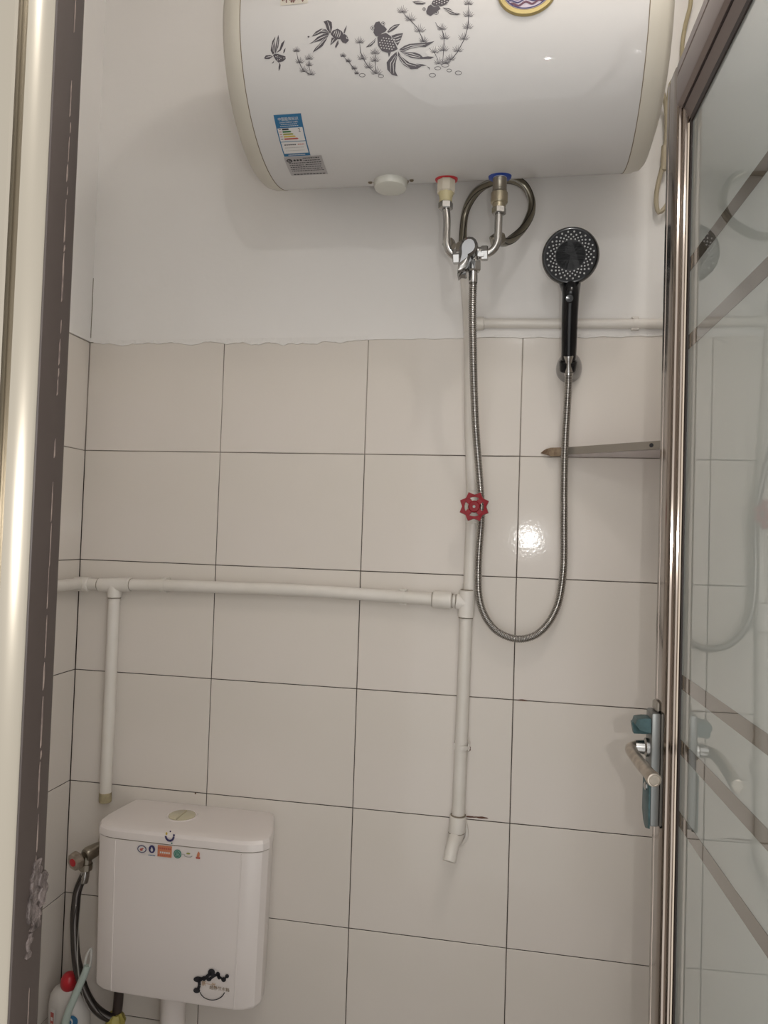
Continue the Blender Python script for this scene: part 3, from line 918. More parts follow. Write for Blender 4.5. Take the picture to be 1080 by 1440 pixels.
      [(6260,-962),(6256,-968),(6248,-967),(6244,-961),(6249,-955),(6257,-956)],
      [(6152,-1039),(6114,-1042),(6084,-1036),(6083,-1038),(6113,-1049),(6152,-1041)],
      [(6152,-1039),(6111,-1030),(6077,-1011),(6075,-1013),(6108,-1036),(6152,-1041)],
      [(6153,-1039),(6116,-1017),(6084,-983),(6082,-984),(6110,-1021),(6151,-1041)],
      [(6153,-1039),(6136,-1015),(6121,-978),(6118,-979),(6129,-1018),(6151,-1040)],
      [(6153,-1040),(6151,-1009),(6146,-963),(6143,-964),(6143,-1009),(6151,-1040)],
      [(6153,-1040),(6169,-1007),(6180,-958),(6177,-958),(6162,-1005),(6151,-1039)],
      [(6153,-1040),(6179,-1021),(6198,-984),(6196,-983),(6173,-1018),(6151,-1039)],
      [(6152,-1041),(6192,-1029),(6224,-998),(6222,-997),(6188,-1024),(6151,-1039)],
      [(6152,-1041),(6202,-1041),(6243,-1022),(6242,-1020),(6200,-1035),(6152,-1039)],
      [(6151,-1041),(6188,-1054),(6220,-1047),(6220,-1045),(6189,-1047),(6152,-1039)],
      [(6160,-1040),(6155,-1046),(6147,-1045),(6144,-1039),(6149,-1034),(6157,-1034)],
      [(6268,-1092),(6230,-1096),(6201,-1089),(6200,-1092),(6230,-1102),(6269,-1094)],
      [(6269,-1092),(6228,-1084),(6194,-1065),(6192,-1066),(6224,-1090),(6268,-1094)],
      [(6269,-1092),(6232,-1070),(6201,-1036),(6199,-1038),(6227,-1075),(6268,-1094)],
      [(6270,-1093),(6253,-1069),(6238,-1032),(6235,-1033),(6246,-1071),(6267,-1094)],
      [(6270,-1093),(6267,-1062),(6263,-1017),(6260,-1017),(6260,-1063),(6267,-1093)],
      [(6270,-1094),(6286,-1060),(6297,-1011),(6294,-1011),(6278,-1059),(6267,-1093)],
      [(6270,-1094),(6296,-1075),(6315,-1038),(6313,-1037),(6289,-1071),(6268,-1092)],
      [(6269,-1094),(6309,-1082),(6341,-1052),(6339,-1050),(6305,-1077),(6268,-1092)],
      [(6269,-1094),(6318,-1095),(6360,-1076),(6358,-1074),(6316,-1089),(6269,-1092)],
      [(6268,-1094),(6305,-1107),(6337,-1100),(6336,-1098),(6306,-1101),(6269,-1092)],
      [(6277,-1094),(6272,-1099),(6264,-1099),(6260,-1093),(6265,-1087),(6273,-1088)],
      [(6052,-745),(6063,-857),(6112,-980),(6160,-1041),(6164,-1039),(6123,-976),(6074,-855),(6056,-744)],
      [(6259,-869),(6241,-970),(6267,-1090),(6271,-1090),(6253,-969),(6263,-869)],
      [(6161,-1042),(6217,-1077),(6268,-1091),(6270,-1088),(6223,-1069),(6163,-1039)]],[]),
    ('waterweed_print','waterweed print between the two middle goldfish',[[(7122,-694),(7082,-698),(7050,-691),(7049,-693),(7082,-705),(7123,-697)],
      [(7123,-694),(7078,-685),(7040,-663),(7039,-665),(7075,-691),(7122,-697)],
      [(7123,-694),(7082,-670),(7046,-632),(7043,-634),(7077,-675),(7122,-697)],
      [(7124,-695),(7104,-668),(7084,-628),(7082,-628),(7097,-671),(7121,-696)],
      [(7124,-695),(7119,-661),(7110,-611),(7107,-611),(7111,-662),(7121,-696)],
      [(7124,-696),(7138,-659),(7146,-605),(7143,-605),(7130,-658),(7121,-695)],
      [(7124,-696),(7150,-675),(7168,-635),(7165,-633),(7143,-671),(7122,-695)],
      [(7123,-697),(7165,-684),(7197,-650),(7195,-648),(7160,-678),(7122,-694)],
      [(7123,-697),(7176,-698),(7219,-677),(7217,-675),(7174,-691),(7123,-694)],
      [(7122,-697),(7162,-711),(7196,-704),(7195,-701),(7163,-704),(7123,-694)],
      [(7131,-696),(7127,-702),(7118,-702),(7114,-695),(7119,-689),(7127,-689)],
      [(7154,-928),(7113,-932),(7081,-925),(7080,-928),(7113,-939),(7155,-931)],
      [(7155,-928),(7110,-919),(7072,-898),(7071,-900),(7107,-925),(7154,-931)],
      [(7155,-929),(7114,-904),(7078,-867),(7076,-869),(7108,-909),(7154,-931)],
      [(7156,-929),(7137,-903),(7118,-862),(7115,-863),(7129,-906),(7153,-930)],
      [(7156,-929),(7151,-896),(7144,-846),(7141,-846),(7143,-896),(7153,-930)],
      [(7156,-930),(7171,-894),(7180,-840),(7177,-840),(7163,-892),(7153,-929)],
      [(7156,-930),(7183,-909),(7202,-869),(7199,-868),(7175,-905),(7153,-929)],
      [(7155,-931),(7197,-918),(7230,-884),(7228,-883),(7192,-912),(7154,-928)],
      [(7155,-931),(7208,-931),(7251,-911),(7250,-909),(7206,-925),(7154,-928)],
      [(7154,-931),(7194,-945),(7228,-938),(7228,-935),(7195,-938),(7155,-928)],
      [(7163,-930),(7158,-936),(7150,-936),(7146,-929),(7150,-923),(7159,-923)],
      [(7256,-1056),(7215,-1060),(7183,-1053),(7182,-1055),(7215,-1067),(7256,-1058)],
      [(7256,-1056),(7212,-1046),(7174,-1025),(7172,-1027),(7208,-1053),(7256,-1058)],
      [(7257,-1056),(7216,-1031),(7180,-995),(7178,-996),(7210,-1037),(7255,-1058)],
      [(7257,-1056),(7238,-1030),(7220,-990),(7217,-990),(7231,-1033),(7255,-1058)],
      [(7258,-1057),(7253,-1023),(7246,-973),(7243,-974),(7245,-1023),(7255,-1057)],
      [(7258,-1057),(7273,-1021),(7283,-967),(7280,-967),(7265,-1019),(7255,-1056)],
      [(7257,-1058),(7284,-1036),(7304,-996),(7301,-995),(7277,-1033),(7255,-1056)],
      [(7257,-1058),(7299,-1045),(7332,-1011),(7330,-1010),(7294,-1039),(7256,-1056)],
      [(7256,-1058),(7310,-1059),(7353,-1038),(7352,-1036),(7308,-1052),(7256,-1056)],
      [(7256,-1058),(7296,-1072),(7330,-1065),(7329,-1062),(7296,-1065),(7257,-1056)],
      [(7265,-1057),(7260,-1064),(7251,-1063),(7247,-1056),(7252,-1050),(7261,-1051)],
      [(7373,-866),(7332,-870),(7300,-862),(7299,-865),(7332,-877),(7373,-868)],
      [(7373,-866),(7329,-856),(7291,-835),(7289,-837),(7326,-863),(7373,-868)],
      [(7374,-866),(7333,-841),(7297,-805),(7294,-806),(7327,-847),(7372,-868)],
      [(7374,-866),(7355,-840),(7336,-800),(7333,-801),(7347,-843),(7372,-868)],
      [(7374,-867),(7369,-833),(7361,-784),(7359,-784),(7361,-834),(7372,-867)],
      [(7374,-867),(7389,-831),(7397,-778),(7394,-777),(7381,-829),(7372,-866)],
      [(7374,-868),(7401,-847),(7419,-807),(7416,-806),(7394,-843),(7372,-866)],
      [(7374,-868),(7415,-855),(7447,-822),(7445,-820),(7410,-849),(7372,-866)],
      [(7373,-868),(7426,-869),(7469,-848),(7467,-846),(7424,-862),(7373,-866)],
      [(7373,-868),(7412,-882),(7446,-875),(7446,-872),(7413,-875),(7373,-866)],
      [(7382,-867),(7377,-874),(7368,-873),(7364,-866),(7369,-860),(7378,-861)],
      [(7360,-970),(7320,-974),(7288,-967),(7287,-969),(7320,-981),(7361,-972)],
      [(7361,-970),(7316,-961),(7279,-940),(7277,-942),(7313,-967),(7360,-972)],
      [(7361,-970),(7320,-946),(7285,-909),(7282,-911),(7315,-951),(7360,-972)],
      [(7362,-970),(7343,-944),(7324,-904),(7321,-905),(7335,-947),(7360,-972)],
      [(7362,-971),(7357,-937),(7350,-888),(7347,-888),(7349,-938),(7359,-971)],
      [(7362,-972),(7377,-936),(7386,-882),(7383,-882),(7369,-934),(7359,-971)],
      [(7362,-972),(7389,-951),(7407,-911),(7405,-910),(7382,-947),(7360,-970)],
      [(7361,-972),(7404,-959),(7436,-926),(7434,-924),(7398,-954),(7360,-970)],
      [(7361,-972),(7414,-973),(7457,-952),(7456,-950),(7412,-966),(7361,-970)],
      [(7360,-972),(7400,-986),(7434,-979),(7434,-977),(7401,-979),(7361,-970)],
      [(7369,-972),(7365,-978),(7356,-977),(7352,-971),(7357,-965),(7365,-965)],
      [(7371,-1147),(7324,-1152),(7287,-1144),(7286,-1146),(7324,-1159),(7371,-1149)],
      [(7371,-1147),(7320,-1137),(7278,-1113),(7276,-1115),(7317,-1143),(7371,-1149)],
      [(7372,-1147),(7325,-1120),(7285,-1077),(7283,-1079),(7319,-1125),(7370,-1149)],
      [(7372,-1147),(7350,-1118),(7330,-1072),(7327,-1072),(7343,-1121),(7370,-1149)],
      [(7372,-1148),(7367,-1109),(7360,-1053),(7357,-1053),(7359,-1110),(7369,-1148)],
      [(7372,-1149),(7390,-1107),(7401,-1046),(7398,-1046),(7382,-1105),(7369,-1148)],
      [(7372,-1149),(7403,-1125),(7425,-1079),(7422,-1078),(7396,-1121),(7370,-1147)],
      [(7371,-1149),(7420,-1134),(7458,-1096),(7455,-1094),(7415,-1128),(7370,-1147)],
      [(7371,-1149),(7432,-1150),(7481,-1126),(7480,-1124),(7430,-1143),(7371,-1147)],
      [(7370,-1149),(7416,-1165),(7455,-1157),(7454,-1154),(7417,-1158),(7371,-1147)],
      [(7380,-1149),(7375,-1155),(7366,-1154),(7362,-1148),(7367,-1141),(7376,-1142)],
      [(6837,-870),(6812,-871),(6791,-868),(6790,-870),(6811,-878),(6838,-872)],
      [(6838,-870),(6810,-863),(6786,-850),(6784,-852),(6807,-869),(6837,-872)],
      [(6838,-870),(6813,-854),(6790,-831),(6787,-832),(6807,-859),(6837,-872)],
      [(6839,-870),(6828,-853),(6815,-828),(6812,-829),(6820,-856),(6837,-872)],
      [(6839,-871),(6837,-849),(6832,-818),(6829,-818),(6829,-850),(6836,-871)],
      [(6839,-871),(6850,-848),(6855,-814),(6852,-813),(6842,-847),(6836,-871)],
      [(6839,-872),(6857,-859),(6869,-833),(6866,-831),(6850,-855),(6837,-870)],
      [(6838,-872),(6866,-864),(6887,-842),(6885,-841),(6861,-859),(6837,-870)],
      [(6838,-872),(6872,-873),(6900,-859),(6899,-857),(6870,-867),(6838,-870)],
      [(6837,-872),(6863,-882),(6885,-876),(6885,-874),(6864,-875),(6838,-870)],
      [(6847,-872),(6842,-878),(6833,-877),(6829,-870),(6834,-864),(6843,-865)],
      [(6921,-950),(6895,-951),(6874,-948),(6873,-950),(6894,-958),(6921,-952)],
      [(6921,-950),(6893,-943),(6869,-931),(6867,-932),(6890,-949),(6921,-952)],
      [(6922,-950),(6896,-934),(6873,-911),(6871,-912),(6890,-939),(6920,-952)],
      [(6922,-950),(6911,-933),(6898,-908),(6895,-909),(6903,-936),(6920,-952)],
      [(6922,-951),(6921,-929),(6915,-898),(6912,-898),(6912,-930),(6919,-951)],
      [(6922,-951),(6933,-928),(6938,-894),(6936,-893),(6925,-927),(6919,-951)],
      [(6922,-952),(6940,-939),(6952,-913),(6949,-911),(6933,-935),(6920,-950)],
      [(6921,-952),(6949,-944),(6970,-922),(6968,-921),(6944,-939),(6920,-950)],
      [(6921,-952),(6956,-953),(6983,-939),(6982,-937),(6953,-946),(6921,-950)],
      [(6920,-952),(6946,-962),(6968,-956),(6968,-954),(6947,-955),(6921,-950)],
      [(6930,-952),(6925,-958),(6916,-957),(6912,-950),(6917,-944),(6926,-945)],
      [(7012,-1058),(6986,-1060),(6965,-1056),(6965,-1059),(6986,-1067),(7013,-1061)],
      [(7013,-1058),(6984,-1051),(6960,-1039),(6959,-1041),(6981,-1058),(7012,-1061)],
      [(7013,-1058),(6988,-1042),(6965,-1019),(6962,-1021),(6982,-1047),(7012,-1060)],
      [(7014,-1059),(7003,-1042),(6990,-1016),(6987,-1017),(6995,-1045),(7011,-1060)],
      [(7014,-1059),(7012,-1038),(7007,-1006),(7004,-1006),(7004,-1038),(7011,-1060)],
      [(7014,-1060),(7025,-1037),(7030,-1002),(7028,-1002),(7017,-1035),(7011,-1059)],
      [(7013,-1060),(7032,-1047),(7044,-1021),(7041,-1020),(7025,-1043),(7011,-1059)],
      [(7013,-1061),(7041,-1053),(7062,-1031),(7060,-1029),(7036,-1047),(7012,-1058)],
      [(7012,-1061),(7047,-1062),(7075,-1048),(7074,-1045),(7045,-1055),(7012,-1058)],
      [(7012,-1061),(7037,-1070),(7060,-1065),(7059,-1062),(7038,-1063),(7013,-1058)],
      [(7021,-1060),(7016,-1066),(7007,-1066),(7003,-1059),(7008,-1053),(7017,-1053)],
      [(7046,-1130),(7026,-1130),(7010,-1128),(7009,-1130),(7025,-1138),(7047,-1132)],
      [(7047,-1130),(7025,-1124),(7006,-1115),(7004,-1117),(7021,-1130),(7046,-1132)],
      [(7047,-1130),(7028,-1117),(7009,-1099),(7007,-1101),(7022,-1122),(7046,-1132)],
      [(7048,-1130),(7040,-1117),(7029,-1097),(7026,-1098),(7032,-1120),(7045,-1132)],
      [(7048,-1131),(7047,-1114),(7043,-1089),(7040,-1089),(7039,-1114),(7045,-1131)],
      [(7048,-1131),(7057,-1113),(7061,-1086),(7058,-1085),(7049,-1111),(7045,-1130)],
      [(7047,-1132),(7063,-1122),(7072,-1101),(7069,-1099),(7056,-1118),(7045,-1130)],
      [(7047,-1132),(7070,-1126),(7086,-1108),(7084,-1107),(7065,-1120),(7046,-1130)],
      [(7046,-1132),(7074,-1133),(7096,-1122),(7095,-1119),(7072,-1127),(7046,-1130)],
      [(7046,-1132),(7066,-1140),(7084,-1135),(7083,-1133),(7067,-1133),(7047,-1130)],
      [(7055,-1131),(7050,-1138),(7041,-1137),(7037,-1130),(7042,-1124),(7051,-1125)],
      [(7120,-696),(7127,-837),(7190,-971),(7251,-1060),(7369,-1149),(7372,-1147),(7261,-1053),(7202,-967),(7140,-835),(7125,-695)],
      [(7371,-867),(7360,-981),(7369,-1148),(7373,-1148),(7373,-981),(7375,-867)],
      [(6836,-872),(6916,-954),(7007,-1062),(7044,-1137),(7048,-1136),(7018,-1057),(6926,-948),(6839,-870)]],[]),
    ('waterweed_print','waterweed print with an arching stem',[[(7829,-312),(7786,-316),(7752,-308),(7751,-310),(7787,-324),(7830,-315)],
      [(7830,-312),(7781,-301),(7740,-276),(7739,-278),(7779,-308),(7829,-315)],
      [(7830,-312),(7785,-284),(7744,-240),(7742,-242),(7780,-289),(7829,-314)],
      [(7831,-313),(7808,-282),(7785,-235),(7783,-235),(7801,-285),(7828,-314)],
      [(7831,-313),(7823,-274),(7812,-216),(7809,-216),(7815,-274),(7828,-314)],
      [(7831,-314),(7844,-272),(7850,-209),(7847,-208),(7836,-270),(7828,-313)],
      [(7831,-314),(7857,-290),(7875,-243),(7872,-242),(7850,-286),(7828,-312)],
      [(7830,-315),(7874,-300),(7906,-261),(7904,-259),(7868,-294),(7829,-312)],
      [(7830,-315),(7886,-316),(7930,-292),(7929,-290),(7883,-308),(7829,-312)],
      [(7829,-315),(7872,-331),(7908,-323),(7907,-321),(7873,-324),(7830,-312)],
      [(7838,-314),(7834,-320),(7825,-320),(7821,-313),(7825,-306),(7834,-307)],
      [(7957,-438),(7911,-443),(7874,-434),(7873,-436),(7911,-450),(7958,-440)],
      [(7958,-438),(7906,-427),(7862,-400),(7860,-402),(7903,-433),(7958,-440)],
      [(7958,-438),(7909,-408),(7866,-362),(7864,-364),(7904,-414),(7957,-440)],
      [(7959,-439),(7935,-407),(7910,-357),(7908,-357),(7928,-410),(7957,-440)],
      [(7959,-439),(7951,-398),(7939,-337),(7937,-337),(7943,-398),(7956,-439)],
      [(7959,-440),(7973,-395),(7980,-329),(7977,-329),(7966,-394),(7956,-439)],
      [(7959,-440),(7988,-414),(8007,-365),(8004,-364),(7981,-410),(7957,-438)],
      [(7958,-440),(8005,-425),(8041,-384),(8038,-382),(8000,-419),(7957,-438)],
      [(7958,-441),(8019,-441),(8067,-417),(8065,-415),(8016,-434),(7957,-438)],
      [(7957,-440),(8004,-457),(8042,-449),(8042,-447),(8004,-450),(7958,-438)],
      [(7966,-440),(7962,-446),(7953,-445),(7949,-439),(7953,-432),(7962,-433)],
      [(8105,-609),(8059,-613),(8022,-604),(8021,-607),(8059,-620),(8106,-611)],
      [(8106,-609),(8054,-598),(8010,-572),(8009,-574),(8051,-604),(8106,-611)],
      [(8106,-609),(8058,-580),(8015,-535),(8013,-537),(8053,-585),(8105,-611)],
      [(8107,-609),(8083,-578),(8059,-530),(8057,-530),(8076,-581),(8105,-610)],
      [(8107,-610),(8099,-570),(8088,-510),(8086,-510),(8091,-570),(8104,-610)],
      [(8107,-610),(8122,-567),(8129,-503),(8126,-503),(8114,-565),(8104,-609)],
      [(8107,-611),(8136,-585),(8155,-538),(8153,-537),(8129,-582),(8105,-609)],
      [(8106,-611),(8154,-595),(8189,-556),(8187,-554),(8148,-590),(8105,-609)],
      [(8106,-611),(8167,-612),(8215,-588),(8213,-586),(8164,-605),(8106,-609)],
      [(8105,-611),(8152,-627),(8190,-619),(8189,-617),(8152,-620),(8106,-609)],
      [(8114,-610),(8110,-616),(8101,-616),(8097,-609),(8102,-603),(8110,-604)],
      [(8167,-756),(8130,-760),(8100,-753),(8099,-755),(8130,-767),(8168,-759)],
      [(8168,-756),(8126,-747),(8091,-728),(8089,-729),(8123,-754),(8168,-759)],
      [(8168,-756),(8130,-733),(8095,-698),(8093,-700),(8124,-738),(8167,-759)],
      [(8169,-757),(8150,-732),(8131,-694),(8128,-695),(8143,-735),(8167,-758)],
      [(8169,-757),(8164,-725),(8155,-679),(8152,-679),(8156,-726),(8166,-758)],
      [(8169,-758),(8182,-724),(8188,-673),(8185,-672),(8174,-722),(8166,-757)],
      [(8169,-758),(8193,-738),(8209,-701),(8206,-699),(8186,-735),(8167,-757)],
      [(8168,-759),(8207,-747),(8236,-715),(8234,-713),(8202,-741),(8167,-756)],
      [(8168,-759),(8217,-760),(8256,-740),(8255,-738),(8215,-753),(8168,-756)],
      [(8167,-759),(8205,-772),(8236,-765),(8235,-763),(8205,-765),(8168,-756)],
      [(8176,-758),(8172,-764),(8163,-764),(8159,-757),(8164,-751),(8172,-751)],
      [(7828,-315),(7953,-443),(8069,-564),(8131,-687),(8166,-762),(8170,-761),(8142,-684),(8079,-558),(7962,-436),(7831,-312)]],[]),
    ('waterweed_print','waterweed print with three upright stems',[[(8464,-608),(8426,-612),(8395,-604),(8394,-607),(8426,-619),(8465,-610)],
      [(8465,-608),(8422,-598),(8385,-577),(8383,-579),(8419,-605),(8465,-610)],
      [(8465,-608),(8425,-583),(8389,-546),(8386,-548),(8420,-588),(8464,-610)],
      [(8466,-608),(8446,-582),(8426,-542),(8423,-542),(8439,-585),(8464,-610)],
      [(8466,-609),(8460,-575),(8450,-525),(8447,-525),(8452,-576),(8463,-609)],
      [(8466,-609),(8479,-573),(8484,-520),(8481,-519),(8471,-572),(8463,-609)],
      [(8466,-610),(8490,-589),(8506,-549),(8504,-548),(8483,-585),(8464,-608)],
      [(8465,-610),(8505,-597),(8534,-564),(8532,-562),(8500,-592),(8464,-608)],
      [(8465,-610),(8516,-611),(8556,-591),(8555,-588),(8513,-604),(8465,-608)],
      [(8464,-610),(8503,-624),(8536,-617),(8535,-615),(8504,-617),(8465,-608)],
      [(8473,-610),(8469,-616),(8461,-615),(8456,-608),(8461,-602),(8469,-603)],
      [(8506,-739),(8468,-743),(8436,-735),(8435,-738),(8468,-749),(8507,-741)],
      [(8507,-739),(8463,-729),(8426,-709),(8425,-711),(8461,-736),(8506,-741)],
      [(8507,-739),(8467,-715),(8430,-678),(8428,-680),(8462,-720),(8506,-741)],
      [(8508,-739),(8488,-713),(8468,-674),(8465,-674),(8481,-716),(8505,-741)],
      [(8508,-740),(8502,-706),(8492,-658),(8489,-658),(8494,-707),(8505,-740)],
      [(8508,-740),(8521,-705),(8526,-652),(8524,-651),(8513,-703),(8505,-740)],
      [(8508,-741),(8532,-720),(8548,-680),(8546,-679),(8525,-716),(8505,-739)],
      [(8507,-741),(8547,-728),(8577,-695),(8574,-694),(8542,-723),(8506,-739)],
      [(8507,-741),(8558,-742),(8598,-722),(8597,-719),(8555,-735),(8506,-739)],
      [(8506,-741),(8545,-755),(8578,-748),(8577,-746),(8546,-748),(8507,-739)],
      [(8515,-741),(8511,-747),(8502,-746),(8498,-739),(8502,-733),(8511,-734)],
      [(8484,-900),(8441,-905),(8407,-897),(8406,-899),(8441,-912),(8484,-903)],
      [(8484,-900),(8437,-890),(8396,-868),(8395,-870),(8434,-897),(8484,-903)],
      [(8485,-900),(8440,-874),(8401,-835),(8399,-836),(8435,-879),(8483,-902)],
      [(8485,-901),(8463,-873),(8442,-830),(8439,-830),(8456,-876),(8483,-902)],
      [(8485,-901),(8479,-865),(8469,-812),(8466,-812),(8471,-866),(8483,-902)],
      [(8485,-902),(8499,-863),(8506,-806),(8504,-805),(8491,-861),(8483,-901)],
      [(8485,-902),(8512,-880),(8530,-837),(8528,-836),(8505,-876),(8483,-901)],
      [(8485,-903),(8528,-888),(8561,-853),(8559,-851),(8523,-883),(8483,-900)],
      [(8484,-903),(8540,-903),(8585,-881),(8583,-879),(8538,-896),(8484,-900)],
      [(8484,-903),(8526,-917),(8562,-910),(8561,-908),(8527,-911),(8484,-900)],
      [(8492,-902),(8488,-908),(8480,-907),(8475,-901),(8480,-895),(8488,-895)],
      [(8345,-918),(8306,-922),(8275,-915),(8274,-917),(8306,-929),(8346,-920)],
      [(8346,-918),(8302,-909),(8265,-888),(8264,-890),(8299,-915),(8345,-920)],
      [(8346,-918),(8306,-894),(8270,-858),(8267,-859),(8300,-899),(8345,-920)],
      [(8347,-918),(8327,-893),(8307,-853),(8305,-854),(8320,-896),(8345,-920)],
      [(8347,-919),(8341,-886),(8332,-837),(8329,-837),(8333,-886),(8344,-919)],
      [(8347,-919),(8360,-884),(8367,-831),(8364,-831),(8352,-882),(8344,-919)],
      [(8347,-920),(8372,-899),(8389,-860),(8386,-859),(8365,-895),(8345,-918)],
      [(8346,-920),(8387,-907),(8417,-875),(8415,-873),(8382,-902),(8345,-918)],
      [(8346,-920),(8397,-921),(8439,-901),(8437,-898),(8395,-914),(8346,-918)],
      [(8345,-920),(8385,-934),(8417,-927),(8417,-925),(8385,-927),(8346,-918)],
      [(8354,-920),(8350,-926),(8341,-925),(8337,-918),(8342,-913),(8350,-913)],
      [(8406,-1077),(8366,-1081),(8335,-1074),(8334,-1076),(8366,-1087),(8406,-1079)],
      [(8406,-1077),(8362,-1067),(8325,-1047),(8324,-1049),(8360,-1074),(8406,-1079)],
      [(8407,-1077),(8366,-1053),(8330,-1017),(8328,-1018),(8361,-1058),(8405,-1079)],
      [(8407,-1077),(8388,-1051),(8368,-1012),(8365,-1012),(8381,-1054),(8405,-1078)],
      [(8407,-1078),(8402,-1044),(8393,-996),(8390,-996),(8394,-1045),(8405,-1078)],
      [(8407,-1078),(8421,-1042),(8428,-990),(8425,-989),(8413,-1041),(8405,-1077)],
      [(8407,-1079),(8433,-1058),(8450,-1018),(8447,-1017),(8426,-1054),(8405,-1077)],
      [(8407,-1079),(8447,-1066),(8478,-1033),(8476,-1031),(8442,-1060),(8405,-1077)],
      [(8406,-1079),(8458,-1079),(8500,-1059),(8498,-1057),(8456,-1073),(8406,-1076)],
      [(8406,-1079),(8445,-1093),(8478,-1085),(8477,-1083),(8445,-1086),(8406,-1077)],
      [(8415,-1078),(8410,-1084),(8402,-1084),(8398,-1077),(8402,-1071),(8411,-1072)],
      [(8523,-1075),(8488,-1079),(8459,-1073),(8458,-1075),(8488,-1086),(8524,-1078)],
      [(8524,-1075),(8484,-1067),(8450,-1048),(8449,-1050),(8481,-1073),(8523,-1078)],
      [(8524,-1075),(8487,-1054),(8455,-1021),(8452,-1022),(8482,-1058),(8523,-1077)],
      [(8525,-1076),(8507,-1052),(8489,-1016),(8486,-1017),(8500,-1055),(8522,-1077)],
      [(8525,-1076),(8520,-1046),(8511,-1002),(8509,-1002),(8512,-1047),(8522,-1077)],
      [(8525,-1077),(8537,-1044),(8543,-996),(8540,-996),(8529,-1043),(8522,-1076)],
      [(8525,-1077),(8548,-1058),(8563,-1022),(8560,-1021),(8541,-1055),(8522,-1076)],
      [(8524,-1078),(8561,-1066),(8589,-1036),(8586,-1034),(8556,-1060),(8523,-1075)],
      [(8524,-1078),(8571,-1078),(8608,-1059),(8607,-1057),(8568,-1072),(8523,-1075)],
      [(8523,-1078),(8559,-1090),(8589,-1084),(8588,-1081),(8559,-1083),(8524,-1075)],
      [(8532,-1077),(8528,-1083),(8519,-1082),(8515,-1076),(8519,-1070),(8528,-1070)],
      [(8358,-500),(8387,-561),(8460,-611),(8494,-730),(8484,-901),(8468,-1073),(8472,-1073),(8496,-903),(8506,-730),(8470,-607),(8396,-554),(8361,-498)],
      [(8250,-850),(8341,-931),(8395,-1032),(8399,-1031),(8350,-925),(8253,-848)]],[]),
    ('waterweed_print','tallest waterweed print at the right',[[(8877,-284),(8841,-287),(8812,-280),(8811,-282),(8841,-295),(8878,-286)],
      [(8878,-284),(8837,-274),(8802,-253),(8800,-255),(8834,-281),(8877,-286)],
      [(8878,-284),(8840,-259),(8805,-221),(8803,-223),(8835,-264),(8877,-286)],
      [(8879,-284),(8860,-258),(8840,-217),(8837,-217),(8853,-261),(8877,-286)],
      [(8879,-285),(8872,-251),(8862,-200),(8859,-200),(8865,-251),(8876,-285)],
      [(8879,-285),(8890,-249),(8894,-194),(8891,-194),(8882,-247),(8876,-285)],
      [(8879,-286),(8901,-265),(8915,-224),(8913,-223),(8894,-261),(8876,-284)],
      [(8878,-286),(8915,-274),(8942,-240),(8940,-238),(8910,-268),(8877,-284)],
      [(8878,-286),(8926,-288),(8963,-267),(8962,-265),(8923,-280),(8877,-284)],
      [(8877,-286),(8914,-301),(8944,-294),(8943,-291),(8914,-293),(8878,-284)],
      [(8886,-286),(8882,-292),(8874,-291),(8869,-284),(8873,-278),(8882,-279)],
      [(8880,-455),(8839,-459),(8805,-451),(8804,-453),(8839,-466),(8881,-457)],
      [(8881,-455),(8834,-444),(8794,-421),(8792,-423),(8831,-451),(8880,-457)],
      [(8881,-455),(8837,-428),(8798,-386),(8795,-388),(8832,-433),(8880,-457)],
      [(8882,-455),(8860,-426),(8837,-381),(8835,-382),(8853,-429),(8880,-457)],
      [(8882,-456),(8874,-418),(8863,-363),(8860,-363),(8867,-419),(8879,-456)],
      [(8882,-456),(8895,-416),(8900,-357),(8897,-356),(8887,-415),(8879,-456)],
      [(8882,-457),(8907,-434),(8924,-389),(8921,-388),(8901,-430),(8880,-455)],
      [(8881,-457),(8924,-443),(8955,-406),(8952,-405),(8918,-437),(8880,-455)],
      [(8881,-457),(8935,-458),(8978,-436),(8977,-434),(8933,-451),(8880,-455)],
      [(8880,-457),(8922,-473),(8957,-465),(8956,-463),(8923,-466),(8881,-455)],
      [(8889,-457),(8885,-463),(8877,-462),(8872,-455),(8876,-449),(8885,-450)],
      [(8872,-620),(8830,-624),(8796,-616),(8796,-619),(8831,-631),(8873,-623)],
      [(8872,-620),(8825,-610),(8785,-587),(8784,-589),(8823,-616),(8872,-623)],
      [(8873,-620),(8829,-594),(8789,-554),(8787,-555),(8824,-599),(8872,-622)],
      [(8873,-621),(8852,-592),(8829,-548),(8827,-549),(8845,-595),(8871,-622)],
      [(8874,-621),(8866,-585),(8855,-531),(8852,-531),(8858,-585),(8871,-621)],
      [(8874,-622),(8887,-583),(8892,-524),(8889,-524),(8879,-581),(8871,-621)],
      [(8873,-622),(8899,-599),(8916,-556),(8914,-555),(8892,-595),(8871,-620)],
      [(8873,-622),(8915,-608),(8947,-573),(8945,-571),(8910,-603),(8872,-620)],
      [(8872,-623),(8927,-623),(8971,-601),(8969,-599),(8925,-617),(8872,-620)],
      [(8872,-622),(8914,-638),(8949,-630),(8948,-628),(8914,-631),(8873,-620)],
      [(8881,-622),(8876,-628),(8868,-627),(8864,-621),(8868,-615),(8876,-615)],
      [(8810,-770),(8768,-774),(8734,-766),(8734,-768),(8769,-781),(8811,-772)],
      [(8811,-770),(8764,-760),(8724,-737),(8722,-739),(8761,-766),(8811,-772)],
      [(8811,-770),(8767,-744),(8728,-704),(8726,-706),(8762,-749),(8810,-772)],
      [(8812,-770),(8790,-742),(8768,-699),(8765,-700),(8783,-745),(8810,-772)],
      [(8812,-771),(8805,-735),(8794,-682),(8791,-682),(8797,-735),(8809,-771)],
      [(8812,-771),(8825,-733),(8831,-675),(8829,-675),(8817,-731),(8809,-771)],
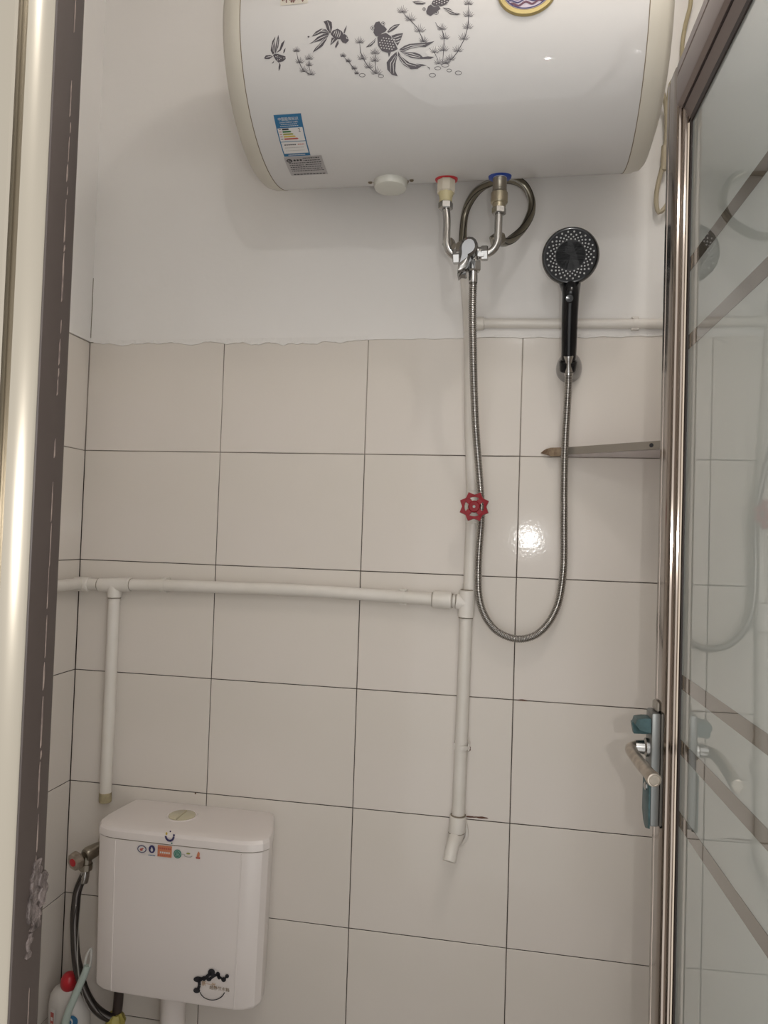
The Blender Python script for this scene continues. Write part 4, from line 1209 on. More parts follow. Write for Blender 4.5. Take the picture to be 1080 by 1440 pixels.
      [(8812,-772),(8838,-749),(8855,-706),(8853,-705),(8831,-745),(8810,-770)],
      [(8811,-772),(8854,-758),(8886,-723),(8884,-721),(8849,-752),(8810,-770)],
      [(8811,-772),(8866,-773),(8910,-751),(8908,-749),(8864,-766),(8811,-770)],
      [(8810,-772),(8853,-787),(8887,-779),(8887,-777),(8853,-780),(8811,-770)],
      [(8819,-771),(8815,-777),(8807,-777),(8802,-770),(8806,-764),(8815,-765)],
      [(8716,-925),(8675,-929),(8642,-922),(8642,-924),(8675,-936),(8716,-928)],
      [(8716,-925),(8671,-916),(8632,-894),(8631,-896),(8668,-922),(8716,-928)],
      [(8717,-925),(8674,-901),(8637,-863),(8634,-864),(8669,-906),(8715,-927)],
      [(8717,-926),(8696,-899),(8675,-858),(8673,-859),(8689,-902),(8715,-927)],
      [(8717,-926),(8711,-892),(8701,-841),(8698,-841),(8703,-892),(8715,-927)],
      [(8717,-927),(8731,-890),(8737,-835),(8734,-835),(8723,-888),(8715,-926)],
      [(8717,-927),(8743,-906),(8760,-865),(8757,-864),(8736,-902),(8715,-926)],
      [(8717,-928),(8758,-914),(8789,-880),(8787,-879),(8753,-909),(8715,-925)],
      [(8716,-928),(8770,-928),(8812,-907),(8810,-905),(8767,-922),(8716,-925)],
      [(8716,-928),(8756,-942),(8790,-935),(8789,-932),(8757,-935),(8716,-925)],
      [(8724,-927),(8720,-933),(8712,-932),(8708,-926),(8712,-920),(8720,-921)],
      [(8598,-1035),(8559,-1039),(8528,-1032),(8527,-1034),(8559,-1046),(8599,-1037)],
      [(8599,-1035),(8555,-1026),(8518,-1005),(8517,-1007),(8552,-1032),(8598,-1037)],
      [(8599,-1035),(8559,-1011),(8523,-975),(8520,-977),(8553,-1016),(8598,-1037)],
      [(8600,-1035),(8580,-1010),(8560,-970),(8558,-971),(8573,-1013),(8597,-1037)],
      [(8600,-1036),(8594,-1003),(8585,-954),(8582,-954),(8586,-1003),(8597,-1036)],
      [(8600,-1036),(8613,-1001),(8619,-948),(8617,-948),(8605,-999),(8597,-1036)],
      [(8600,-1037),(8625,-1016),(8641,-977),(8639,-976),(8618,-1012),(8598,-1035)],
      [(8599,-1037),(8640,-1024),(8670,-991),(8667,-990),(8634,-1019),(8598,-1035)],
      [(8599,-1037),(8650,-1038),(8691,-1017),(8690,-1015),(8648,-1031),(8598,-1035)],
      [(8598,-1037),(8637,-1051),(8670,-1044),(8669,-1041),(8638,-1044),(8599,-1035)],
      [(8607,-1037),(8603,-1043),(8594,-1042),(8590,-1035),(8594,-1029),(8603,-1030)],
      [(8875,-256),(8881,-456),(8866,-620),(8816,-769),(8711,-932),(8615,-1025),(8532,-1094),(8535,-1097),(8624,-1032),(8721,-939),(8827,-774),(8878,-623),(8893,-457),(8879,-256)]],[]),
    ('pebble_print',None,[[(7191,-1161),(7186,-1171),(7173,-1180),(7156,-1185),(7135,-1185),(7115,-1182),(7098,-1175),(7088,-1165),(7084,-1154),(7093,-1154),(7096,-1163),(7105,-1170),(7119,-1175),(7136,-1178),(7153,-1177),(7168,-1174),(7178,-1168),(7182,-1160)],
      [(7084,-1154),(7089,-1143),(7102,-1135),(7119,-1130),(7140,-1129),(7160,-1133),(7177,-1140),(7187,-1150),(7191,-1161),(7182,-1160),(7179,-1152),(7170,-1145),(7156,-1139),(7139,-1137),(7122,-1137),(7107,-1141),(7097,-1147),(7093,-1154)]],[]),
    ('pebble_print',None,[[(7498,-1194),(7493,-1203),(7482,-1211),(7466,-1216),(7447,-1217),(7429,-1214),(7414,-1207),(7404,-1198),(7401,-1188),(7410,-1188),(7412,-1195),(7420,-1202),(7433,-1207),(7448,-1209),(7463,-1209),(7476,-1206),(7485,-1200),(7489,-1193)],
      [(7401,-1188),(7405,-1178),(7417,-1170),(7433,-1165),(7451,-1165),(7470,-1168),(7485,-1174),(7495,-1184),(7498,-1194),(7489,-1193),(7486,-1186),(7478,-1179),(7466,-1174),(7451,-1172),(7436,-1172),(7422,-1176),(7413,-1181),(7410,-1188)]],[]),
    ('pebble_print',None,[[(8356,-1236),(8352,-1247),(8339,-1256),(8321,-1261),(8299,-1262),(8278,-1259),(8260,-1251),(8248,-1241),(8244,-1229),(8253,-1230),(8256,-1238),(8266,-1246),(8281,-1252),(8299,-1255),(8318,-1254),(8333,-1250),(8344,-1244),(8348,-1236)],
      [(8244,-1229),(8249,-1218),(8262,-1209),(8280,-1204),(8301,-1203),(8323,-1207),(8341,-1214),(8352,-1225),(8356,-1236),(8348,-1236),(8344,-1227),(8334,-1219),(8319,-1213),(8301,-1210),(8283,-1211),(8267,-1215),(8257,-1221),(8253,-1230)]],[]),
    ('pebble_print',None,[[(8445,-1144),(8441,-1154),(8428,-1161),(8410,-1166),(8389,-1166),(8367,-1163),(8349,-1156),(8338,-1147),(8334,-1137),(8342,-1138),(8346,-1145),(8356,-1151),(8371,-1156),(8389,-1159),(8407,-1159),(8422,-1156),(8433,-1150),(8436,-1144)],
      [(8334,-1137),(8338,-1127),(8351,-1120),(8369,-1116),(8390,-1115),(8411,-1118),(8429,-1125),(8441,-1134),(8445,-1144),(8436,-1144),(8433,-1136),(8423,-1130),(8408,-1125),(8390,-1122),(8372,-1123),(8357,-1125),(8346,-1131),(8342,-1138)]],[]),
    ('pebble_print',None,[[(8576,-1113),(8571,-1123),(8557,-1131),(8536,-1135),(8512,-1136),(8487,-1132),(8466,-1125),(8453,-1115),(8448,-1104),(8457,-1105),(8461,-1113),(8473,-1120),(8490,-1126),(8512,-1129),(8533,-1128),(8551,-1125),(8563,-1120),(8567,-1112)],
      [(8448,-1104),(8453,-1094),(8467,-1086),(8488,-1082),(8513,-1081),(8537,-1085),(8558,-1092),(8571,-1102),(8576,-1113),(8567,-1112),(8563,-1104),(8552,-1097),(8534,-1091),(8513,-1088),(8491,-1089),(8473,-1092),(8461,-1097),(8457,-1105)]],[]),
    ('pebble_print',None,[[(8617,-1187),(8614,-1196),(8604,-1203),(8590,-1207),(8574,-1208),(8558,-1205),(8544,-1199),(8535,-1191),(8532,-1181),(8540,-1182),(8543,-1188),(8550,-1194),(8561,-1198),(8574,-1200),(8587,-1200),(8598,-1197),(8606,-1192),(8609,-1186)],
      [(8532,-1181),(8535,-1172),(8545,-1165),(8559,-1161),(8575,-1160),(8591,-1163),(8605,-1169),(8614,-1177),(8617,-1187),(8609,-1186),(8606,-1180),(8599,-1174),(8588,-1170),(8575,-1167),(8562,-1168),(8551,-1171),(8543,-1176),(8540,-1182)]],[]),
    ('pebble_print',None,[[(8780,-1230),(8776,-1241),(8763,-1250),(8745,-1255),(8722,-1256),(8700,-1253),(8682,-1245),(8670,-1235),(8665,-1223),(8674,-1224),(8678,-1232),(8688,-1240),(8704,-1246),(8723,-1249),(8741,-1248),(8757,-1245),(8768,-1238),(8772,-1230)],
      [(8665,-1223),(8670,-1212),(8683,-1203),(8701,-1198),(8723,-1197),(8745,-1201),(8764,-1209),(8776,-1219),(8780,-1230),(8772,-1230),(8768,-1221),(8758,-1213),(8742,-1208),(8723,-1205),(8705,-1205),(8689,-1209),(8678,-1215),(8674,-1224)]],[]),
]
for name, label, dark, light in PRINTS:
    bm = new()
    for p in dark:
        decal(bm, [(a * 1e-4, b * 1e-4) for a, b in p], 0.0005, 0)
    for p in light:
        decal(bm, [(a * 1e-4, b * 1e-4) for a, b in p], 0.0008, 1)
    heater.part(name, bm, [M_PRINT, M_PRINT_LIGHT], label=label, angle=None)
# torn white patch under the weed
bm = new()
decal(bm, [(0.8195, -0.0905), (0.826, -0.099), (0.838, -0.0935), (0.846, -0.0865), (0.836, -0.083)], 0.0004)
heater.part('sticker_remnant', bm, M_PAPER, angle=None)
# energy label
d2 = math.pi / 180 * HR
bm = new()
x0, x1, s0, s1 = 0.5512, 0.6005, -71.4 * d2, -48.6 * d2
H = s1 - s0
decal(bm, rect(x0, x1, s0, s1), .0005, 0)
decal(bm, rect(x0 + .002, x1 - .002, s0 + H * .40, s0 + H * .71), .0008, 1)
decal(bm, rect(x0 + .002, x1 - .002, s0 + H * .085, s0 + H * .385), .0008, 1)
lab = heater.part('energy_label', bm, [M_LBLUE, M_PAPER], angle=None, label='blue and white energy label')
bm = new()
cx = (x0 + x1) / 2
decal_text(bm, '中国能效标识', cx, s0 + H * .905, .0075, .0009, 0, width=.036)
decal_text(bm, 'CHINA ENERGY LABEL', cx, s0 + H * .835, .004, .0009, 0, width=.034)
for yy, ww in ((.785, .030), (.745, .034)):
    for k in range(9):
        xx = cx - ww / 2 + ww * k / 9
        decal(bm, rect(xx, xx + ww / 9 * .7, s0 + H * yy, s0 + H * (yy + .012)), .0009, 0)
heater.part('label_lettering', bm, [M_PAPER], lab, angle=None)
bm = new()
for k, (ln, mi) in enumerate(((.011, 0), (.014, 1), (.017, 2), (.020, 3), (.024, 4))):
    y = s0 + H * (.685 - .056 * k)
    xx = x0 + .010
    decal(bm, [(xx, y - H * .018), (xx + ln, y - H * .018), (xx + ln + .0022, y), (xx + ln, y + H * .018), (xx, y + H * .018)], .0011, mi)
    decal(bm, rect(x0 + .004, x0 + .008, y - H * .006, y + H * .008), .0011, 0 if k in (0, 4) else 4)
decal_text(bm, '2', x1 - .0085, s0 + H * .655, .009, .0011, 0)
for k in range(6):
    decal(bm, rect(x0 + .007 + k * .0037, x0 + .0098 + k * .0037, s0 + H * .305, s0 + H * .33), .0011, 0)
    decal(bm, rect(x0 + .032 + k * .002, x0 + .0334 + k * .002, s0 + H * .305, s0 + H * .33), .0011, 4)
for k in range(11):
    decal(bm, rect(x0 + .007 + k * .0032, x0 + .0093 + k * .0032, s0 + H * .235, s0 + H * .25), .0011, 5)
    decal(bm, rect(x0 + .007 + k * .0032, x0 + .0093 + k * .0032, s0 + H * .16, s0 + H * .17), .0011, 5)
    decal(bm, rect(x0 + .009 + k * .0029, x0 + .0112 + k * .0029, s0 + H * .035, s0 + H * .055), .0011, 6)
heater.part('grade_bars', bm, [M_INK, M_GREEN, M_LIME, M_YELLOW, M_LRED, M_LGREY, M_PAPER], lab, angle=None)
# grey nameplate
bm = new()
x0, x1, s0, s1 = 0.5495, 0.6205, -86.8 * d2, -71.8 * d2
H = s1 - s0
decal(bm, rect(x0, x1, s0, s1), .0005, 0)
npl = heater.part('nameplate', bm, [M_LGREY], angle=None, label='grey rating plate full of small print')
bm = new()
for q in (oval(x0 + .0085, s1 - .0085, .0056, .0042, 16),):
    decal(bm, q, .0008, 0)
decal(bm, oval(x0 + .0070, s1 - .0082, .0020, .0014, 10), .0011, 1)
decal(bm, oval(x0 + .0100, s1 - .0090, .0018, .0012, 10), .0011, 1)
for k in range(3):
    decal(bm, oval(x0 + .0185 + k * .0058, s1 - .0080, .0024, .0022, 7), .0008, 0)
rnd = random.Random(3)
for r in range(7):
    y = s1 - .0040 - r * H * .105
    x = x0 + (.035 if r < 2 else .006)
    while x < x1 - .006:
        ln = rnd.uniform(.0012, .0042)
        if not (.0315 < x - x0 < .0335):
            decal(bm, rect(x, min(x + ln, x1 - .004), y - .0009, y + .0009), .0008, 0)
        x += ln + .0011
x = x0 + .006
while x < x1 - .006:
    decal(bm, rect(x, x + .0048, s0 + .0030, s0 + .0056), .0008, 0)
    x += .0062
heater.part('plate_print', bm, [M_INK, M_LGREY], npl, angle=None)
# sticker strip cut by the top of the frame
bm = new()
decal(bm, rect(.5795, .6260, -.0035, .030), .0005, 0)
st = heater.part('brand_sticker', bm, [M_CAP], angle=None, label='small beige sticker with dark red characters')
bm = new()
x = .582
rnd = random.Random(9)
while x < .622:
    for k in range(4):
        a = x + rnd.uniform(0, .004)
        b_ = rnd.uniform(-.001, .010)
        for q in band([(a, b_), (a + rnd.uniform(-.003, .004), b_ + rnd.uniform(.002, .007))], .0013):
            decal(bm, q, .0008, 0)
    x += .0065
heater.part('sticker_print', bm, [mat('dark_red_ink', (.13, .03, .03), .5)], st, angle=None)
# oval badge with waves
bcx, bcs = 0.9785, -5.2 * d2
bm = new()
def ring_profile(bm, prof, cx, cs, n=48, mi=0):
    rings = []
    for a, b, off in prof:
        rings.append([bm.verts.new(on_tank(cx + a * math.cos(2 * PI * k / n), cs + b * math.sin(2 * PI * k / n), off)) for k in range(n)])
    skin(bm, rings, cap0=False, cap1=False, mi=mi)
ring_profile(bm, [(.0455, .0355, -.001), (.0455, .0355, .003), (.0435, .0335, .0055), (.0385, .0285, .0055), (.0365, .0265, .003), (.0365, .0265, .0)], bcx, bcs)
bdg = heater.part('badge_rim', bm, M_GOLD, angle=40, label='gold oval badge rim')
bm = new()
decal(bm, oval(bcx, bcs, .037, .027), .0018, 0)
heater.part('badge_dial', bm, M_DIAL, bdg, angle=None)
bm = new()
for j, (dy, wd, mi) in enumerate(((-.0085, .0026, 0), (-.0130, .0020, 0), (-.0175, .0030, 1))):
    half = .037 * math.sqrt(max(0, 1 - (dy / .027) ** 2)) - .003
    n = 36
    pp = [(bcx - half + 2 * half * k / n, bcs + dy + .0022 * math.sin(2 * PI * (k / n) * 2.4 + .4 + j * .25) + .0012 * (k / n - .5) * 2) for k in range(n + 1)]
    for q in band(pp, wd):
        decal(bm, q, .0022, mi)
arcp = [(bcx + .0345 * math.cos(t), bcs + .0245 * math.sin(t)) for t in [-PI * (.1 + .8 * k / 24) for k in range(25)]]
for q in band(arcp, .0016):
    decal(bm, q, .0022, 0)
heater.part('badge_waves', bm, [M_NAVY, mat('maroon_print', (.12, .04, .07), .4)], bdg, angle=None)
# round heating element cover underneath, with its two screws
bm = new()
c = Vector((0.732, -0.190, HZ - math.sqrt(HR ** 2 - .035 ** 2)))
lathe(bm, c + Vector((0, 0, .012)), (0, 0.0, -1), [(0, .0325), (.0225, .0320), (.027, .0300), (.0285, .026), (.0285, 0)], 40)
cover = heater.part('element_cover', bm, M_CAP_WHITE, label='round white cover under the tank')
bm = new()
lathe(bm, c + Vector((0, 0, .010)), (0, 0, -1), [(0, .0345), (.0095, .0345), (.0100, .0325)], 40)
heater.part('cover_flange', bm, M_SEAM, cover)
for dx in (-.040, .040):
    b = new()
    lathe(b, on_tank(c.x + dx, -100.5 * d2, 0), (0, -.2, -1), [(-.002, .0042), (.0012, .0042), (.0012, .0022), (.0030, .0020), (.0030, 0)], 12)
    for f in b.faces:
        pass
    heater.part('screw', b, M_SEAM, cover)

# ---- inlet collars and the fittings under the heater
FY = -0.185
FZ = HZ - math.sqrt(HR ** 2 - (FY - HY) ** 2)
def collar(x, m, label):
    b = new()
    lathe(b, (x, FY, FZ + .006), (0, 0, -1), [(0, .0205), (.0065, .0215), (.0085, .0210), (.0100, .0185), (.0105, .011), (.004, .010)], 36)
    heater.part('pipe_collar', b, m, label=label)
collar(0.838, M_RED_PLASTIC, 'red hot water collar')
collar(0.938, M_BLUE_PLASTIC, 'blue cold water collar')

def Vz(x, z, y=FY):
    return Vector((x, y, z))
hot = Thing('pipe_union', 'cream plastic union screwed in under the red collar', 'pipe fitting', (0.838, FY, FZ))
bm = new()
lathe(bm, (0.838, FY, FZ - .004), (0, 0, -1), [(0, .0165), (.002, .0178), (.022, .0178), (.024, .0150)], 8, spin=.3)
hot.part('hex_body', bm, M_NUT_WHITE, angle=20)
bm = new()
lathe(bm, (0.838, FY, FZ - .027), (0, 0, -1), [(0, .0150), (.007, .0128), (.010, .0122), (.018, .0120), (.019, .010)], 20)
hot.part('tail_sleeve', bm, M_NUT_YELLOW, label='yellowed lower sleeve')
bm = new()
hexnut(bm, (0.838, FY, FZ - .052), (0, 0, 1), .014, .0138, spin=.2)
hot.part('hex_nut', bm, M_CHROME_SATIN, angle=15)
cold = Thing('safety_valve', 'dull nickel safety valve screwed in under the blue collar', 'pipe fitting', (0.938, FY, FZ))
bm = new()
lathe(bm, (0.938, FY, FZ - .004), (0, 0, -1), [(0, .0125), (.003, .0135), (.004, .0130), (.022, .0130), (.0225, .0135), (.026, .0135)], 24)
cold.part('valve_neck', bm, M_STEEL_DARK)
bm = new(); lathe(bm, (0.938, FY, FZ - .001), (0, 0, -1), [(0, .0128), (.003, .0132), (.0045, .0128)], 24)
cold.part('sealing_tape', bm, M_PAPER)
bm = new()
lathe(bm, (0.938, FY, FZ - .030), (0, 0, -1), [(0, .0135), (.003, .0158), (.020, .0158), (.0225, .0140), (.023, .0125), (.031, .0120)], 20)
cold.part('valve_body', bm, mat('brass_nickel', (.42, .37, .27), .34, .9))
bm = new()
hexnut(bm, (0.938, FY, FZ - .066), (0, 0, 1), .013, .0135, spin=.25)
cold.part('hex_nut', bm, M_CHROME_SATIN, angle=15)

# ---- mixer valve between the two
MZ = 1.955
mix = Thing('shower_mixer', 'chrome lever mixer valve hanging on two bent pipes under the heater', 'faucet', (0.888, FY, MZ))
bm = new()
cyl(bm, (0.8599,-0.185,1.953), (0.9142,-0.185,1.957), .0125, 24, bev=.002)
mix.part('mixer_body', bm, M_CHROME)
LO = Vector((0.833,-0.212,1.998))
LX = Vector((0.9629,-0.212,1.993)) - LO
LZ = Vector((0.837,-0.212,1.865)) - LO
def lv(pts):
    return [(x / 1080, y / 1080) for x, y in pts]
bm = new()
outl = [(258, 690), (268, 590), (275, 500), (275, 400), (288, 300), (318, 232), (370, 180), (430, 155), (495, 162), (540, 195), (568, 250), (575, 310), (555, 370), (510, 430), (462, 480), (435, 530), (412, 600), (375, 655), (310, 685), (255, 730)]
prism(bm, lv(outl), LO + Vector((0, .028, 0)), LX, LZ, (0, -.040, 0), inset=.055, bev_h=.010)
mix.part('lever_handle', bm, M_CHROME_GREY, angle=28)
bm = new()
prism(bm, lv([(262, 690), (272, 585), (330, 540), (430, 470), (415, 560), (385, 640), (310, 680)]), LO + Vector((0, -.0095, 0)), LX, LZ, (0, -.004, 0), inset=.03, bev_h=.003)
mix.part('lever_tip', bm, M_CHROME_SATIN)
for px in ((0.8613,-0.185,1.952), (0.9135,-0.185,1.957)):
    bm = new()
    hexnut(bm, px, (1, 0, .02), .0135, .0140, spin=.05)
    mix.part('hex_nut', bm, M_CHROME, angle=15)
bm = new()
pth = smooth_path([(0.838, FY, FZ - .050), (0.8411,-0.185,2.023), (0.8415,-0.185,1.989), (0.8433,-0.185,1.972), (0.8497,-0.185,1.96), (0.86,-0.185,1.952)], .003)
tube(bm, pth, .0073, 16)
mix.part('bent_pipe', bm, M_CHROME)
bm = new()
pth = smooth_path([(0.938, FY, FZ - .064), (0.9375,-0.185,1.992), (0.9366,-0.185,1.977), (0.9311,-0.185,1.965), (0.9221,-0.185,1.958), (0.9129,-0.185,1.957)], .003)
tube(bm, pth, .0073, 16)
mix.part('bent_pipe', bm, M_CHROME_SATIN)
bm = new()
lathe(bm, (0.893,-0.195,1.952), (0.05, 0, -1), [(0, .0085), (.012, .0085), (.014, .0105), (.030, .0110), (.032, .0095)], 16)
mix.part('outlet_spout', bm, M_CHROME)
bm = new()
hexnut(bm, (0.8957,-0.195,1.929), (0.03, 0, -1), .020, .0125, spin=.3)
mix.part('hose_nut', bm, M_CHROME, angle=15)
bm = new()
hexnut(bm, (0.8764,-0.195,1.914), (1, 0, -.1), .014, .0075, spin=.3)
mix.part('grub_screw', bm, M_CHROME, angle=15)

# ---- shower hose
hose_pts = [(0.894,-0.195,1.92), (0.8944,-0.193,1.903), (0.8938,-0.183,1.86), (0.895,-0.16,1.799), (0.8974,-0.125,1.724), (0.9014,-0.09,1.646), (0.9077,-0.055,1.572), (0.913,-0.04,1.515), (0.9156,-0.034,1.465), (0.9124,-0.03,1.392), (0.9126,-0.028,1.333), (0.9172,-0.027,1.296), (0.9297,-0.027,1.264), (0.9505,-0.027,1.239), (0.9767,-0.028,1.226), (1.005,-0.029,1.224), (1.033,-0.03,1.235), (1.056,-0.032,1.26), (1.072,-0.034,1.295), (1.079,-0.036,1.334), (1.082,-0.038,1.384), (1.08,-0.042,1.469), (1.078,-0.046,1.554), (1.078,-0.05,1.625), (1.08,-0.054,1.696), (1.081,-0.056,1.738), (1.081,-0.057,1.764)]
sh = Thing('shower_hose', 'long stainless shower hose hanging in a loop from mixer to shower head', 'hose', hose_pts[0])
pth = smooth_path(hose_pts, .0011)
bm = new()
tube(bm, pth, lambda i: (.0078, .0078, .0064)[i % 3], 14)
sh.part('corrugated_tube', bm, M_HOSE, angle=60)
bm = new(); lathe(bm, hose_pts[0], (.02, 0, -1), [(-.004, .0080), (.016, .0085), (.022, .0080)], 18)
sh.part('end_sleeve', bm, M_CHROME)
bm = new()
d = (pth[-1] - pth[-8]).normalized()
lathe(bm, pth[-1] - d * .010, d, [(0, .0078), (.003, .0086), (.012, .0092), (.030, .0105), (.033, .0100)], 20)
sh.part('end_cone', bm, M_CHROME, label='chrome cone nut')
bm = new()
p0, p1 = Vector((1.078,-0.084,1.788)), Vector((1.08,-0.07,1.759))
lathe(bm, p0, p1 - p0, [(0, .0088), (.002, .0094), (.010, .0072), (.022, .0066), ((p1 - p0).length - .004, .0074), ((p1 - p0).length, .0080)], 20)
sh.part('end_cone', bm, M_CHROME_SATIN, label='chrome cone gripping the handle end')

# ---- shower head in its wall holder
hd = Thing('hand_shower', 'black round hand shower with white nozzles held upright on the wall', 'shower head', (1.08,-0.062,1.777))
hc = Vector((1.074,-0.125,1.97))
nrm = Vector((-.05, -1, -.20)).normalized()
HRAD = .0525
a, u, v = frame(nrm)
bm = new()
lathe(bm, hc, nrm, [(-.024, .020), (-.020, .034), (-.010, .047), (-.004, HRAD), (.003, HRAD), (.006, HRAD - .002), (.0065, HRAD - .005)], 56)
hd.part('spray_head', bm, M_BLACK)
bm = new()
lathe(bm, hc, nrm, [(-.0105, .0475), (-.0065, HRAD + .0012), (-.0025, HRAD + .0012), (-.0015, HRAD)], 56)
hd.part('head_rim', bm, M_GREYRIM)
bm = new()
lathe(bm, hc + nrm * .0055, nrm, [(0, HRAD - .004), (.0012, HRAD - .005), (.0012, .030), (.0006, .0285), (.0010, .027), (.0010, 0)], 56)
hd.part('face_plate', bm, M_BLACK_MATT)
bm = new()
for (r, n, ph) in ((.0298, 24, 0), (.0338, 24, .5), (.0378, 24, 0), (.0432, 24, .5)):
    for k in range(n):
        t = 2 * PI * (k + ph) / n
        p = hc + nrm * .0066 + u * (r * math.cos(t)) + v * (r * math.sin(t))
        lathe(bm, p, nrm, [(0, .00165 if r < .036 else .0019), (.0012, .0012), (.0013, 0)], 7)
hd.part('nozzles', bm, M_NOZZLE, angle=60, kind='stuff')
bm = new()
hp = [hc - nrm * .026 + Vector((0, 0, -.040)), Vector((1.077,-0.1045,1.917)), Vector((1.077,-0.114,1.898)), Vector((1.077,-0.104,1.867)), Vector((1.078,-0.09,1.829)), Vector((1.079,-0.076,1.798)), Vector((1.079,-0.066,1.779))]
pth2 = smooth_path(hp, .004)
L = len(pth2)
def hrad(i):
    t = i / (L - 1)
    return .0165 - .0022 * t + .0060 * max(0, 1 - t / .26) ** 1.5
tube(bm, pth2, hrad, 24)
hd.part('handle', bm, M_BLACK)
bm = new()
q = Vector((1.074,-0.1305,1.886))
lathe(bm, q, Vector((-.1, -1, -.3)), [(-.004, .0088), (.002, .0088), (.0035, .0070), (.0030, .0)], 22)
hd.part('push_button', bm, M_BLACK)
hold = Thing('shower_holder', 'egg shaped chrome shower holder fixed to the tiles', 'holder', (1.085,0,1.777))
hcn = Vector((1.085,-0.004,1.78))
bm = new()
rings = []
for k in range(13):
    t = k / 12 * PI / 2
    rr = math.cos(t)
    yy = -.046 * math.sin(t) - .001
    n = 36
    rings.append([bm.verts.new(Vector((hcn.x + .0262 * rr * math.cos(2 * PI * j / n), yy, hcn.z + (.034 if math.sin(2 * PI * j / n) > 0 else .029) * rr * math.sin(2 * PI * j / n)))) for j in range(n)])
skin(bm, rings[:-1], cap1=True)
hold.part('wall_shell', bm, M_CHROME_GREY)
bm = new()
cd = (pth2[-1] - pth2[-4]).normalized()
lathe(bm, Vector((1.079,-0.068,1.782)), cd, [(0, .0165), (.002, .0182), (.018, .0172), (.021, .0160), (.021, .0135), (.004, .0142)], 28)
hold.part('cradle_ring', bm, M_BLACK)
bm = new(); cyl(bm, (hcn.x, -.026, hcn.z - .006), (hcn.x, -.050, hcn.z - .002), .010, 16)
hold.part('cradle_arm', bm, M_CHROME)

# ================================================================= WATER PIPES
pipes = Thing('water_pipe', 'white painted plastic water pipework running over the cream tiles', 'pipe', (0.8868,0,1.286))
PR = .0130
def run(pts, r=PR, name='pipe', m=M_PIPE, label=None, step=.02):
    b = new()
    tube(b, smooth_path(pts, step), r, 20)
    return pipes.part(name, b, m, label=label, angle=60)
PYH = -.0155
run([(0.004, PYH, 1.2925), (0.0781,-0.0155,1.291)])
run([(0.1163,-0.0155,1.294), (0.2158,-0.0155,1.297), (0.3333,-0.0155,1.298), (0.5281,-0.0155,1.3), (0.6537,-0.0155,1.298), (0.8239,-0.0155,1.294)])
run([(0.8536,-0.0155,1.293), (0.8773,-0.0155,1.291)])
run([(0.0984,-0.0155,1.268), (0.0983,-0.0155,1.089), (0.0978,-0.0155,0.8283)])
run([(0.8891,-0.0155,1.264), (0.8886,-0.0155,1.155), (0.8867,-0.0155,0.9948), (0.8851,-0.0155,0.8512)])
run([(0.8948,-0.0105,1.311), (0.8947,-0.0105,1.391), (0.897,-0.0105,1.491)])
run([(0.897,-0.0105,1.491), (0.8877,-0.0095,1.659), (0.8818,-0.009,1.809), (0.8783,-0.0085,1.877), (0.8677,-0.0085,1.984), (0.8618,-0.0085,2.034)])
run([(0.8955,-0.0095,1.877), (1.082,-0.0095,1.873), (1.274,-0.0095,1.869)], .0102)
def socket(p0, p1, r, name, m=M_PIPE, under=None):
    b = new()
    p0, p1 = Vector(p0), Vector(p1)
    Ls = (p1 - p0).length
    lathe(b, p0, p1 - p0, [(0, r - .0022), (.0012, r - .0004), (.003, r), (Ls - .003, r), (Ls - .0012, r - .0004), (Ls, r - .0022)], 24)
    return pipes.part(name, b, m, under, angle=45)
# tees: one body each with a branch
def tee(c0, c1, b0, b1, r=.0165):
    b = new()
    for p0, p1 in ((c0, c1), (b0, b1)):
        p0, p1 = Vector(p0), Vector(p1)
        Ls = (p1 - p0).length
        lathe(b, p0, p1 - p0, [(0, r - .002), (.0012, r), (Ls - .0012, r), (Ls, r - .002)], 24)
    return pipes.part('tee', b, M_PIPE, angle=45)
tee((0.0606,-0.0155,1.291), (0.1371,-0.0155,1.295), (0.0981,-0.0155,1.293), (0.0986,-0.0155,1.264), .0158)
tee((0.8898,-0.0155,1.316), (0.8885,-0.0155,1.26), (0.8884,-0.0155,1.29), (0.8677,-0.0155,1.292))
tee((0.8776,-0.0095,1.893), (0.8794,-0.0095,1.857), (0.8784,-0.0095,1.876), (0.9089,-0.0095,1.876), .0135)
socket((0.8187,-0.0155,1.294), (0.8588,-0.0155,1.293), .0180, 'coupling')
socket((-0.0048,-0.0155,1.291), (0.036,-0.0155,1.291), .0165, 'wall_elbow')
for (p, d) in ((((0.0135,-0.0789,1.298)), 0),):
    b = new()
    tube(b, [(0.0165, -.016, 1.2925), (0.0165, -.75, 1.2925)], .0128, 20)
    pipes.part('pipe', b, M_PIPE, angle=60)
# dirt rings at the joints
def joint(p, ax, r):
    b = new()
    lathe(b, Vector(p) - Vector(ax).normalized() * .0005, ax, [(0, r - .002), (0, r), (.0011, r), (.0011, r - .002)], 22)
    pipes.part('joint_line', b, M_JOINT)
joint((0.8179,-0.0155,1.294), (1, 0, 0), .0150)
joint((0.8603,-0.0155,1.293), (1, 0, 0), .0150)
joint((0.867,-0.0155,1.292), (1, 0, 0), .0150)
joint((0.8885,-0.0155,1.259), (0, 0, 1), .0148)
joint((0.8898,-0.0155,1.317), (0, 0, 1), .0140)
joint((0.0987,-0.0155,1.263), (0, 0, 1), .0142)
joint((0.1381,-0.0155,1.295), (1, 0, 0), .0138)
joint((0.0592,-0.0155,1.292), (1, 0, 0), .0138)
